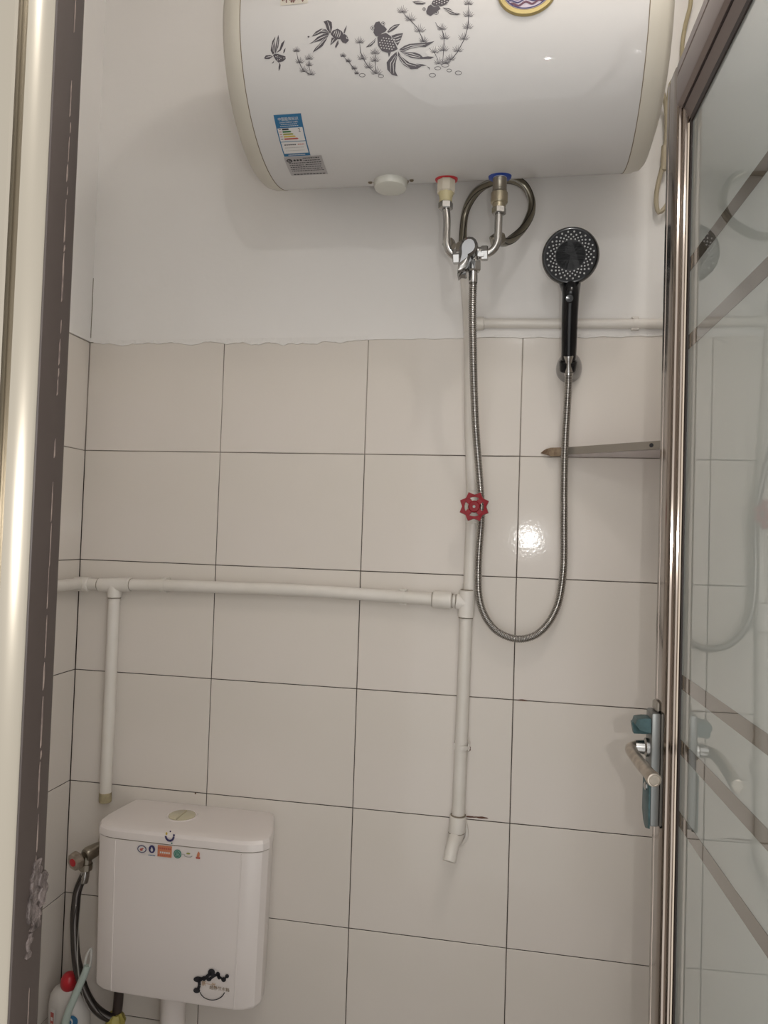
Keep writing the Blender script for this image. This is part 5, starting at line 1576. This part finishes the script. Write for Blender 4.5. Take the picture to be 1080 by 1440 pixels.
# clips that hold the runs to the wall
def clip(c, along, r):
    b = new()
    c = Vector(c)
    al = Vector(along)
    n = 9
    side = Vector((0, 0, 1)) if abs(al.x) > .5 else Vector((1, 0, 0))
    for s in (-1, 1):
        cc = c + side * s * (r + .0015)
        h = al * .007
        k = side * .0016
        p = [cc - h - k, cc + h - k, cc + h + k, cc - h + k]
        base = [b.verts.new(Vector((q.x, -.0002, q.z))) for q in p]
        top = [b.verts.new(Vector((q.x, c.y - .004, q.z))) for q in p]
        skin(b, [base, top])
    # strap over the pipe joins the two feet
    h = al * .0045
    arc_ = [side * ((r + .0012) * math.cos(t)) + Vector((0, -(r + .0012) * math.sin(t), 0)) for t in [PI * k / 10 for k in range(11)]]
    lo = [b.verts.new(c + q - h) for q in arc_]
    hi = [b.verts.new(c + q + h) for q in arc_]
    lo2 = [b.verts.new(c + q * 1.06 - h) for q in arc_]
    hi2 = [b.verts.new(c + q * 1.06 + h) for q in arc_]
    skin(b, [[lo[i], hi[i], hi2[i], lo2[i]] for i in range(11)])
    pipes.part('pipe_clip', b, M_PIPE)
clip((0.2175,-0.0155,1.297), (1, 0, 0), PR)
clip((0.7563,-0.0155,1.296), (1, 0, 0), PR)
clip((1.213,-0.0095,1.871), (1, 0, 0), .0102)
clip((0.8882,-0.0155,0.9949), (0, 0, 1), PR)
# yellowed threaded end over the cistern
b = new(); cyl(b, (0.0977,-0.0155,0.8299), (0.0979,-0.0155,0.8078), .0136, 22, bev=.001)
pipes.part('thread_tape', b, M_PIPE_OLD, label='yellowed taped end over the cistern')
# tap elbow at the bottom of the long drop
socket((0.8851,-0.017,0.8546), (0.8832,-0.017,0.8213), .0172, 'elbow_socket')
joint((0.8851,-0.017,0.8554), (0, 0, 1), .0160)
b = new()
tube(b, smooth_path([(0.8824,-0.017,0.8241), (0.8815,-0.02,0.8122), (0.8785,-0.036,0.8068), (0.8757,-0.05,0.7952), (0.8727,-0.06,0.778)], .004), lambda i: .0168 - .0038 * min(1, i / 8), 22)
pipes.part('elbow_spout', b, M_PIPE, angle=60)
joint((0.8825,-0.017,0.8203), (0, 0, 1), .0170)
b = new()
tube(b, smooth_path([(0.8955,-0.004,0.8465), (0.9019,-0.004,0.8254), (0.9025,-0.005,0.8069), (0.8913,-0.006,0.7917)], .004), .0035, 8)
pipes.part('sealant_bead', b, M_PIPE)

# ---- red handwheel stop valve
sv = Thing('stop_valve', 'white painted stop valve with a red star handwheel on the upright pipe', 'valve', (0.8987,0,1.49))
wc = Vector((0.902,-0.066,1.488))
bm = new()
lathe(bm, Vector((0.8976,-0.0125,1.523)), Vector((0.8981,-0.0125,1.454)) - Vector((0.8976,-0.0125,1.523)), [(0, .0130), (.002, .0158), (.014, .0158), (.018, .0175), (.052, .0175), (.055, .0158), (.066, .0158), (.068, .0130)], 24)
sv.part('valve_body', bm, M_PIPE)
bm = new(); cyl(bm, (wc.x, -.020, wc.z), (wc.x, -.045, wc.z), .0115, 16)
sv.part('bonnet', bm, M_STEEL_DARK)
bm = new(); cyl(bm, (wc.x, -.040, wc.z), (wc.x, wc.y - .001, wc.z), .0045, 12)
sv.part('spindle', bm, M_STEEL_DARK)
def wheel(b, c, R_out, R_in, R_hole, R_hub, y0, y1):
    """star shaped rim with eight points, four window openings, hub"""
    n = 64
    def outer(t):
        k = (t / (2 * PI) * 8 + .5) % 1.0
        return R_in + (R_out - R_in) * (abs(2 * k - 1) ** 1.5)
    fo, bo, fi, bi = [], [], [], []
    for i in range(n):
        t = 2 * PI * i / n
        r = outer(t)
        d = Vector((math.cos(t), 0, math.sin(t)))
        fo.append(b.verts.new(c + d * (r - .001) + Vector((0, y1, 0))))
        bo.append(b.verts.new(c + d * r + Vector((0, y0, 0))))
        fi.append(b.verts.new(c + d * R_hole + Vector((0, y1 + .001, 0))))
        bi.append(b.verts.new(c + d * R_hole + Vector((0, y0, 0))))
    for i in range(n):
        j = (i + 1) % n
        b.faces.new((fo[i], fo[j], fi[j], fi[i])); b.faces.new((bo[i], fo[i], fo[j], bo[j]))
        b.faces.new((bi[i], bi[j], bo[j], bo[i])); b.faces.new((fi[i], fi[j], bi[j], bi[i]))
bm = new()
wheel(bm, wc, .0315, .0248, .0195, .012, .004, -.006)
for k in range(4):
    t = PI / 4 + k * PI / 2
    d = Vector((math.cos(t), 0, math.sin(t)))
    s = Vector((-math.sin(t), 0, math.cos(t))) * .0048
    p0, p1 = wc + d * .008, wc + d * .0205
    lo = [bm.verts.new(q + Vector((0, .003, 0))) for q in (p0 - s, p1 - s * 1.25, p1 + s * 1.25, p0 + s)]
    hi = [bm.verts.new(q + Vector((0, -.0045, 0))) for q in (p0 - s, p1 - s * 1.1, p1 + s * 1.1, p0 + s)]
    skin(bm, [lo, hi])
sv.part('handwheel', bm, M_RED, angle=30)
bm = new(); lathe(bm, wc + Vector((0, .005, 0)), (0, -1, 0), [(0, .0120), (.009, .0120), (.0115, .0100), (.012, 0)], 24)
sv.part('wheel_hub', bm, M_RED)
bm = new(); lathe(bm, wc + Vector((0, -.0065, 0)), (0, -1, 0), [(0, .0030), (.0022, .0028), (.0022, .0012), (.0010, .0010), (.001, 0)], 12)
sv.part('wheel_screw', bm, M_GREYRIM)

# ---- braided supply hose coiled behind the mixer
lp = [(0.8605,-0.022,2.029), (0.8602,-0.024,2.069), (0.8634,-0.03,2.101), (0.874,-0.045,2.122), (0.8917,-0.06,2.138), (0.9165,-0.075,2.144), (0.9393,-0.085,2.144), (0.9618,-0.085,2.143), (0.9846,-0.075,2.134), (0.998,-0.068,2.11), (0.9987,-0.068,2.084), (0.9867,-0.078,2.051), (0.9706,-0.1,2.023), (0.952,-0.13,1.999), (0.9391,-0.16,1.991), (0.9352,-0.172,1.997)]
loop = Thing('braided_hose', 'coiled braided steel supply hose looped behind the mixer valve', 'hose', lp[0])
def braid(th, pts, r, step=.0035, name='braided_tube', base=None):
    p = smooth_path(pts, step)
    b = new()
    tube(b, p, r, 14)
    o = th.part(name, b, base or M_BRAID, angle=60)
    # twisted dark and pale strands laid along the hose
    for ph, m in ((0.0, M_BRAID_DARK), (1.6, M_BRAID_PALE), (3.1, M_BRAID_DARK), (4.6, M_BRAID_DARK)):
        b = new()
        t0 = (p[1] - p[0]).normalized()
        _, uu, vv = frame(t0)
        prev = t0
        q = []
        for i, c in enumerate(p):
            t = (p[min(i + 1, len(p) - 1)] - p[max(i - 1, 0)]).normalized()
            rot = prev.rotation_difference(t)
            uu, vv, prev = rot @ uu, rot @ vv, t
            an = ph + i * .05
            q.append(c + (uu * math.cos(an) + vv * math.sin(an)) * (r - .0003))
        tube(b, q, .0011 if m is not M_BRAID_PALE else .0013, 6)
        th.part('braid_strand', b, m, o)
    return p
braid(loop, lp, .0078)
for p, ax in (((0.8603,-0.022,2.035), (0, .1, 1)), ((0.9366,-0.165,1.991), (-.2, -.5, .6))):
    bm = new()
    hexnut(bm, p, ax, .018, .0150, spin=.2)
    loop.part('hex_nut', bm, M_STEEL_DARK, angle=15)
bm = new()
hexnut(bm, (0.8439,-0.15,1.99), (.4, 1, 0), .016, .0125, spin=.1)
mix.part('hex_nut', bm, M_STEEL_DARK, angle=15)

# ---- heater power cable at the right
wires = Thing('power_cable', 'tan power cable hanging down beside the right end of the heater', 'cable', (1.262, -.02, 2.10))
bm = new()
tube(bm, smooth_path([(1.308,-0.02,2.57), (1.305,-0.02,2.519), (1.296,-0.02,2.476), (1.291,-0.02,2.437), (1.291,-0.02,2.393), (1.288,-0.02,2.38), (1.279,-0.02,2.369), (1.27,-0.02,2.355), (1.267,-0.02,2.332), (1.266,-0.02,2.295), (1.268,-0.02,2.236)], .006), .0042, 10)
wires.part('cable', bm, M_WIRE)
bm = new()
tube(bm, smooth_path([(1.246,-0.05,2.339), (1.252,-0.04,2.325), (1.26,-0.03,2.304), (1.263,-0.026,2.265), (1.262,-0.024,2.227), (1.259,-0.022,2.195), (1.252,-0.022,2.163), (1.247,-0.022,2.135), (1.247,-0.022,2.108), (1.252,-0.022,2.092), (1.261,-0.022,2.098), (1.27,-0.022,2.113), (1.28,-0.022,2.144)], .006), .0046, 10)
wires.part('cable', bm, M_WIRE_PALE, label='paler loop of cable')
bm = new()
tube(bm, smooth_path([(1.26,-0.0225,2.227), (1.259,-0.0225,2.177)], .004), .0060, 12)
wires.part('cable_sleeve', bm, M_WIRE_PALE)

# ---- corner shelf: front rail and plate, seen from below
sh0 = Vector((1.040, -.004, 1.606))
sdir = Vector((1, -.72, 0)).normalized()
shelf = Thing('corner_shelf', 'small grey corner shelf with a metal front rail under the shower head', 'shelf', (1.25, -.03, 1.605))
SLEN = (XR - 1.040 - .006) / sdir.x
bm = new()
back = Vector((.72, 1, 0)).normalized()
prism(bm, [(0.045, -.0075), (SLEN, -.0075), (SLEN, .0075), (0.045, .0075)], sh0, sdir, (0, 0, 1), back * -.0035)
shelf.part('front_rail', bm, M_SHELF_RAIL)
bm = new()
prism(bm, [(-.010, -.001), (.004, -.0050), (.014, -.0085), (.030, -.0095), (.047, -.0078), (.047, .0076), (.030, .0085), (.014, .0090), (.004, .0070), (-.002, .0045)], sh0 + Vector((0.002, -.001, 0)), sdir, (0, 0, 1), back * -.0042, inset=.002, bev_h=.001)
shelf.part('rail_end', bm, M_RUSTY, label='rusty wrapped end of the rail')
bm = new()
prism(bm, [(1.048, -.001), (XR - .001, -.001), (XR - .001, -.72 * (XR - 1.040) + .006)], (0, 0, 1.5985), (1, 0, 0), (0, 1, 0), (0, 0, .004))
shelf.part('shelf_plate', bm, M_SHELF_PLATE)
bm = new()
lathe(bm, sh0 + sdir * .232 - back * .0035, -back, [(-.001, .0040), (.0006, .0040), (.0006, .0)], 14)
shelf.part('rivet_hole', bm, M_INK)

# ================================================================= CISTERN
cis = Thing('toilet_cistern', 'low white plastic toilet cistern mounted on the back wall', 'cistern', (.336, 0, .49))
def outline(k, dx=0.0, grow=0.0):
    """plan of the tank; k scales the width about the centre"""
    L_ = [(.158, -.001), (.150, -.060), (.1455, -.100), (.148, -.122), (.158, -.1375), (.178, -.1475), (.200, -.1515)]
    R_ = [(.472, -.1515), (.492, -.1475), (.510, -.1375), (.518, -.122), (.517, -.100), (.506, -.060), (.488, -.001)]
    pts = L_ + [(.27, -.1525), (.336, -.1530), (.40, -.1525)] + R_
    return [(.336 + (x - .336) * (k + grow), y * (1 + grow * .6) * (0.93 + .07 * k)) for x, y in pts]
def loft(b, levels, mi=0):
    rings = []
    for z, k, g, sy in levels:
        rings.append([b.verts.new((x, y * sy, z)) for x, y in outline(k, grow=g)])
    skin(b, rings, mi=mi)
bm = new()
loft(bm, [(.4830, .93, 0, .94), (.4850, .950, 0, .975), (.490, .962, 0, .985), (.60, .972, 0, .99), (.70, .985, 0, .995), (.7905, .995, 0, .998)])
tank = cis.part('tank_body', bm, M_CERAMIC, angle=22)
bm = new()
loft(bm, [(.7925, 1.0, .004, 1.0), (.797, 1.0, .006, 1.0), (.806, .998, .002, .995), (.8115, .985, 0, .97), (.8140, .965, 0, .93), (.8150, .93, 0, .86), (.8155, .85, 0, .7)])
lid = cis.part('lid', bm, M_CERAMIC, angle=22)
bm = new()
loft(bm, [(.7900, .990, 0, .992), (.7930, .990, 0, .992)])
cis.part('lid_gap', bm, M_SEAM)
# vertical creases where the front meets the rounded sides
for sx in (.2005, .4715):
    b = new()
    tube(b, [(.336 + (sx - .336) * .965, -.1497, .487), (.336 + (sx - .336) * .995, -.1512, .788)], .0014, 6)
    cis.part('edge_crease', b, M_CERAMIC, tank)
BT = Vector((.305, -.066, .8135))
bm = new()
lathe(bm, BT, (0, 0, 1), [(-.004, .0345), (.002, .0340), (.004, .0315), (.0025, .0290)], 36)
btn = cis.part('button_ring', bm, M_CERAMIC)
for s in (-1, 1):
    b = new()
    n = 14
    poly = [(.0275 * math.cos(-PI / 2 + PI * k / n), .0275 * math.sin(-PI / 2 + PI * k / n)) for k in range(n + 1)]
    poly = [(s * (x + .0006), y) for x, y in poly]
    prism(b, poly, BT + Vector((0, 0, .000)), (1, 0, 0), (0, 1, 0), (0, 0, .006), inset=.004, bev_h=.003)
    cis.part('flush_button', b, M_BUTTON, btn)
# prints on the front
def on_front(x, z, off=0.0):
    t = (z - .483) / .31
    return Vector((x, -.1518 - .0018 * t - off, z))
def on_lid(x, z, off=0.0):
    return Vector((x, -.1551 - off, z))
def fdec(bm, poly, off, mi=0, fn=on_front):
    decal(bm, poly, off, mi, fn, .05)
FPX = lambda p: (p[0], p[2])
bm = new()
lg = (0.3219,-0.155,0.8072)
cx, cz = lg[0], lg[2]
arcp = [(cx - .001 + .0085 * math.cos(t), cz + .002 + .0085 * math.sin(t)) for t in [-PI + PI * k / 10 for k in range(11)]]
for q_ in band(arcp, .0042):
    fdec(bm, q_, .0004, 0, on_lid)
fdec(bm, oval(cx - .008, cz + .007, .0022, .003, 8), .0004, 1, on_lid)
fdec(bm, oval(cx + .008, cz + .005, .0020, .003, 8), .0004, 0, on_lid)
fdec(bm, oval(cx, cz + .012, .0016, .0016, 8), .0004, 0, on_lid)
fdec(bm, oval(cx + .004, cz - .011, .0016, .0016, 8), .0004, 2, on_lid)
cis.part('lid_emblem', bm, [M_NAVY, M_YELLOW, M_TEAL], lid, angle=None, label='small blue curved emblem')
# icon row
def icon(px, build, mats, label):
    b = new()
    build(b, px[0], px[2])
    cis.part('icon_sticker', b, mats, tank, angle=None, label=label)
def ic1(b, x, z):
    fdec(b, oval(x, z, .0098, .0075, 20), .0010, 0); fdec(b, oval(x, z, .0080, .0058, 20), .0013, 1)
    fdec(b, oval(x - .001, z - .001, .0034, .0026, 10), .0016, 2); fdec(b, oval(x + .002, z + .0015, .0022, .0012, 10), .0016, 2)
def ic2(b, x, z):
    fdec(b, oval(x, z + .001, .0070, .0078, 20), .0010, 0)
    fdec(b, [(x, z + .006), (x + .0028, z), (x + .0022, z - .0028), (x, z - .004), (x - .0022, z - .0028), (x - .0028, z)], .0013, 1)
    for k in range(5):
        fdec(b, rect(x - .007 + k * .003, x - .0048 + k * .003, z - .0122, z - .0104), .0010, 2)
def ic3(b, x, z):
    fdec(b, rect(x - .0152, x + .0152, z - .0110, z + .0115), .0010, 0)
    for k in range(7):
        fdec(b, rect(x - .0138 + k * .0040, x - .0108 + k * .0040, z + .0042, z + .0075), .0013, 1)
        fdec(b, rect(x - .0138 + k * .0040, x - .0112 + k * .0040, z - .0088, z - .0066), .0013, 1)
    for k in range(5):
        fdec(b, rect(x - .010 + k * .0045, x - .0070 + k * .0045, z - .004, z - .0005), .0013, 2)
def ic4(b, x, z):
    fdec(b, oval(x, z, .0085, .0088, 22), .0010, 0)
    fdec(b, oval(x, z, .0064, .0066, 20), .0013, 1); fdec(b, oval(x, z, .0056, .0058, 20), .0016, 0)
    for dz in (-.0025, 0, .0025):
        fdec(b, rect(x - .0035, x + .0035, z + dz - .0005, z + dz + .0005), .0019, 1)
def ic5(b, x, z):
    for q_ in band([(x + .0085 * math.cos(t), z + .0032 * math.sin(t)) for t in [-PI + PI * k / 8 for k in range(9)]], .0014):
        fdec(b, q_, .0010, 0)
    fdec(b, oval(x, z + .0035, .0045, .0015, 10), .0010, 1)
    for k in range(3):
        fdec(b, oval(x - .012 + k * .002, z + .001, .0009, .0009, 6), .0010, 0)
def ic6(b, x, z):
    fdec(b, rect(x - .0045, x + .0045, z - .0068, z - .0032), .0010, 0)
    fdec(b, [(x - .003, z - .003), (x - .002, z + .003), (x + .0005, z + .008), (x + .0035, z + .004), (x + .003, z - .003)], .0010, 1)
icon((0.262,-0.1535,0.7779), ic1, [M_NAVY, M_PAPER, M_LRED], 'oval dark red and navy icon')
icon((0.2835,-0.1535,0.7788), ic2, [M_NAVY, M_PAPER, M_LBLUE], 'navy round icon with a white drop')
icon((0.3111,-0.1535,0.7781), ic3, [M_PEACH, M_LRED, M_PAPER], 'orange rectangular icon')
icon((0.3385,-0.1535,0.7761), ic4, [M_TEAL, mat('pale_green_print', (.35, .48, .42), .5)], 'green round icon')
icon((0.3612,-0.1535,0.7757), ic5, [M_LGREY, M_LIME], 'pale leaf icon')
icon((0.3821,-0.1535,0.7779), ic6, [M_LRED, M_PEACH], 'small red icon')
# splash print
SO = Vector((0.3611,-0.1515,0.584))
SX = (Vector((0.5656,-0.1515,0.6101)) - SO) / 1080
SZ = (Vector((0.3671,-0.1515,0.4466)) - SO) / 771
def sp(x, y):
    p = SO + SX * x + SZ * y
    return (p.x, p.z)
def spl(pts):
    return [sp(*p) for p in pts]
bm = new()
for (x, y, a, b_) in ((298, 208, 32, 32), (150, 285, 42, 26), (135, 405, 32, 24), (215, 275, 20, 22), (270, 283, 24, 18), (368, 228, 20, 22), (430, 285, 22, 22), (468, 248, 18, 18), (380, 265, 14, 16)):
    fdec(bm, spl([(x + 1.22 * a * math.cos(2 * PI * k / 12), y + 1.25 * b_ * math.sin(2 * PI * k / 12)) for k in range(12)]), .0010, 0)
for ln, wd in (([(298, 208), (262, 240), (225, 275), (160, 280)], 24), ([(160, 290), (165, 350), (150, 395)], 22), ([(270, 285), (320, 250), (368, 225)], 20), ([(368, 228), (390, 262), (430, 285)], 16), ([(430, 285), (468, 248)], 14), ([(370, 230), (378, 265)], 22)):
    for q_ in band(ln, wd * 1.5):
        fdec(bm, spl(q_), .0010, 0)
n = 24
aa = [(305 + 138 * math.cos(t), 395 + 112 * math.sin(t)) for t in [PI * (.08 + .84 * k / n) for k in range(n + 1)]]
for i, q_ in enumerate(band(aa, 10)):
    f_ = 1.0 - abs(i - n / 2) / (n / 2) * .5
    c0 = sum(p[0] for p in q_) / 4; c1 = sum(p[1] for p in q_) / 4
    fdec(bm, spl(q_), .0010, 0)
spm = cis.part('splash_print', bm, [M_INK], tank, angle=None, label='dark ink splash over a smile line')
bm = new()
pc = sp(268, 335)
decal_text(bm, '新一代', pc[0], pc[1], .010, .0014, 0, on_front, width=.029)
pc = sp(385, 382)
decal_text(bm, '超静节水箱', pc[0], pc[1], .010, .0014, 1, on_front, width=.041)
cis.part('splash_lettering', bm, [M_GOLDINK, mat('dark_gold_ink', (.16, .10, .03), .4)], spm, angle=None)
# outlet and inlet underneath
bm = new()
oc = Vector((.305, -.072, .487))
lathe(bm, oc, (0, 0, -1), [(-.004, .033), (.022, .033), (.028, .031), (.034, .026), (.060, .026), (.29, .026)], 28)
cis.part('flush_pipe', bm, M_CERAMIC)
bm = new()
ic = Vector((.183, -.075, .487))
lathe(bm, ic, (0, 0, -1), [(-.004, .0150), (.030, .0150), (.034, .0132), (.040, .0120), (.046, .0092), (.052, .0088)], 10)
cis.part('inlet_nut', bm, M_DARKNUT, angle=25, label='dark brown inlet nut')
bm = new(); tube(bm, [ic + Vector((0, 0, -.046)), ic + Vector((-.001, 0, -.075)), ic + Vector((-.004, 0, -.110))], .0100, 14)
cis.part('inlet_stem', bm, M_DARKNUT)

# ---- angle valve
av = Thing('angle_valve', 'dull metal angle valve with a red centred knob left of the cistern', 'valve', (.100, 0, .712))
bm = new(); lathe(bm, (.100, -.001, .712), (-.1, -1, -.05), [(0, .024), (.003, .023), (.007, .016), (.008, .0130)], 28)
av.part('wall_flange', bm, M_NUT_WHITE, label='pale wall flange')
bm = new()
lathe(bm, (.0985, -.008, .711), (-.40, -1, -.14), [(0, .0118), (.004, .0125), (.016, .0125), (.020, .0140), (.046, .0155), (.052, .0135), (.054, .010)], 20)
lathe(bm, (.0800, -.050, .702), (-.05, 0, -1), [(0, .0115), (.016, .0115), (.017, .0140), (.030, .0140), (.031, .0100)], 10)
av.part('valve_body', bm, M_STEEL_DARK, angle=25)
bm = new()
kc = Vector((.0695, -.066, .699))
lathe(bm, kc, (-.32, -1, -.1), [(-.006, .0095), (.000, .0185), (.004, .0205), (.012, .0190), (.0145, .0155)], 8, spin=.2)
av.part('knob', bm, M_LEVER, angle=20)
bm = new()
ka = Vector((-.32, -1, -.1)).normalized()
lathe(bm, kc + ka * .0140, ka, [(0, .0088), (.0015, .0084), (.0020, 0)], 16)
av.part('knob_cap', bm, M_RED_PLASTIC, label='red knob centre')
# ---- its braided hose down to the cistern inlet
bh = Thing('braided_hose', 'dark braided hose curving down from the angle valve to the cistern inlet', 'hose', (.078, -.052, .672))
hp2 = [(.0785, -.050, .668), (0.068,-0.06,0.6306), (0.0732,-0.074,0.603), (0.0793,-0.085,0.5716), (0.0915,-0.098,0.5278), (0.1053,-0.105,0.4892), (0.1229,-0.105,0.4476), (0.1442,-0.1,0.4139), (0.1664,-0.092,0.3945), (0.1821,-0.082,0.386), (.181, -.077, .376)]
braid(bh, hp2, .0088, base=M_BRAID_BLACK)
bm = new(); lathe(bm, (.0787, -.050, .672), (-.08, -.12, -1), [(0, .0090), (.012, .0098), (.026, .0098), (.028, .0090)], 18)
bh.part('crimp_sleeve', bm, M_CHROME_SATIN)
# ---- yellow wrap around the joint
yw = Thing('yellow_wrap', 'crumpled yellow plastic wrapped round the hose joint under the cistern', 'plastic wrap', (.180, -.077, .36))
bm = new()
rnd = random.Random(4)
rings = []
n = 18
for k, (z, r) in enumerate(((.335, .016), (.352, .019), (.368, .020), (.381, .0205), (.391, .0175), (.396, .0125))):
    rings.append([bm.verts.new((.180 + r * math.cos(2 * PI * j / n) * rnd.uniform(.82, 1.12), -.080 + r * math.sin(2 * PI * j / n) * rnd.uniform(.82, 1.12), z + rnd.uniform(-.002, .002))) for j in range(n)])
skin(bm, rings)
yw.part('wrap_sheet', bm, M_BAG, angle=25)

# ---- toilet cleaner bottle and brush in the corner
bt = Thing('cleaner_bottle', 'white cleaner bottle with a round red cap in the corner below the valve', 'bottle', (.075, -.085, ZF))
bm = new()
def sect(z, cx, rx, ry, n=28):
    return [bm.verts.new((cx + rx * math.cos(2 * PI * k / n), -.085 + ry * math.sin(2 * PI * k / n), z)) for k in range(n)]
rings = [sect(*a) for a in ((ZF, .076, .040, .028), (ZF + .004, .076, .044, .031), (ZF + .10, .076, .045, .032), (ZF + .165, .077, .046, .032), (.406, .076, .045, .031), (.424, .072, .039, .028), (.436, .070, .029, .023), (.443, .071, .019, .018), (.449, .074, .013, .013), (.452, .075, .012, .012))]
skin(bm, rings)
bt.part('bottle_body', bm, M_BOTTLE)
bm = new()
lathe(bm, (.0755, -.087, .440), (.05, -.25, 1), [(0, .0140), (.004, .0165), (.012, .0178), (.022, .0165), (.030, .0125), (.034, .006), (.0345, 0)], 24)
bt.part('bottle_cap', bm, M_RED_PLASTIC, label='round red cap')
bm = new()
def on_bottle(x, z, off=0.0):
    d = max(-1, min(1, (x - .076) / .0465))
    return Vector((x, -.085 - (.0335 + off) * math.sqrt(1 - d * d) - .0006, z))
decal(bm, rect(.0495, .064, .300, .410), .0004, 0, on_bottle)
decal(bm, rect(.052, .0615, .312, .403), .0010, 1, on_bottle)
for k in range(6):
    decal(bm, rect(.0540, .0595, .321 + k * .0130, .3285 + k * .0130), .0014, 0, on_bottle)
decal(bm, oval(.098, .386, .013, .016, 16), .0006, 2, on_bottle)
decal(bm, oval(.096, .388, .007, .009, 12), .0010, 0, on_bottle)
decal(bm, oval(.0965, .387, .0045, .006, 12), .0014, 2, on_bottle)
bt.part('bottle_label', bm, [M_PAPER, M_LRED, M_LBLUE], angle=None, label='label with red print and a blue round mark')
br = Thing('toilet_brush', 'pale green brush handle with a white hanging hook leaning in the corner', 'brush', (.055, -.150, ZF))
bm = new()
tube(bm, smooth_path([(.066, -.150, .225), (0.0991,-0.135,0.4004), (0.1085,-0.13,0.436), (0.1182,-0.12,0.469), (0.1268,-0.115,0.4934), (0.13,-0.112,0.5067)], .01), lambda i: .0140 - .0065 * min(1, i / 20), 16)
br.part('handle', bm, M_BRUSH)
bm = new()
hk = [Vector((0.1271,-0.112,0.5005)), Vector((0.1296,-0.11,0.5216)), Vector((0.1326,-0.107,0.5394))]
tube(bm, smooth_path([hk[0] + Vector((-.005, 0, 0)), hk[1] + Vector((-.005, 0, 0)), hk[2], hk[1] + Vector((.006, 0, 0)), hk[0] + Vector((.006, 0, 0)), hk[0] + Vector((-.004, 0, -.001))], .003), .0026, 8)
br.part('hanging_hook', bm, M_BRUSH_WHITE, label='white hanging hook')
bm = new(); lathe(bm, (.066, -.150, ZF + .002), (0, 0, 1), [(0, .010), (.010, .032), (.03, .036), (.05, .030), (.06, .010)], 24)
br.part('brush_head', bm, M_BRUSH)
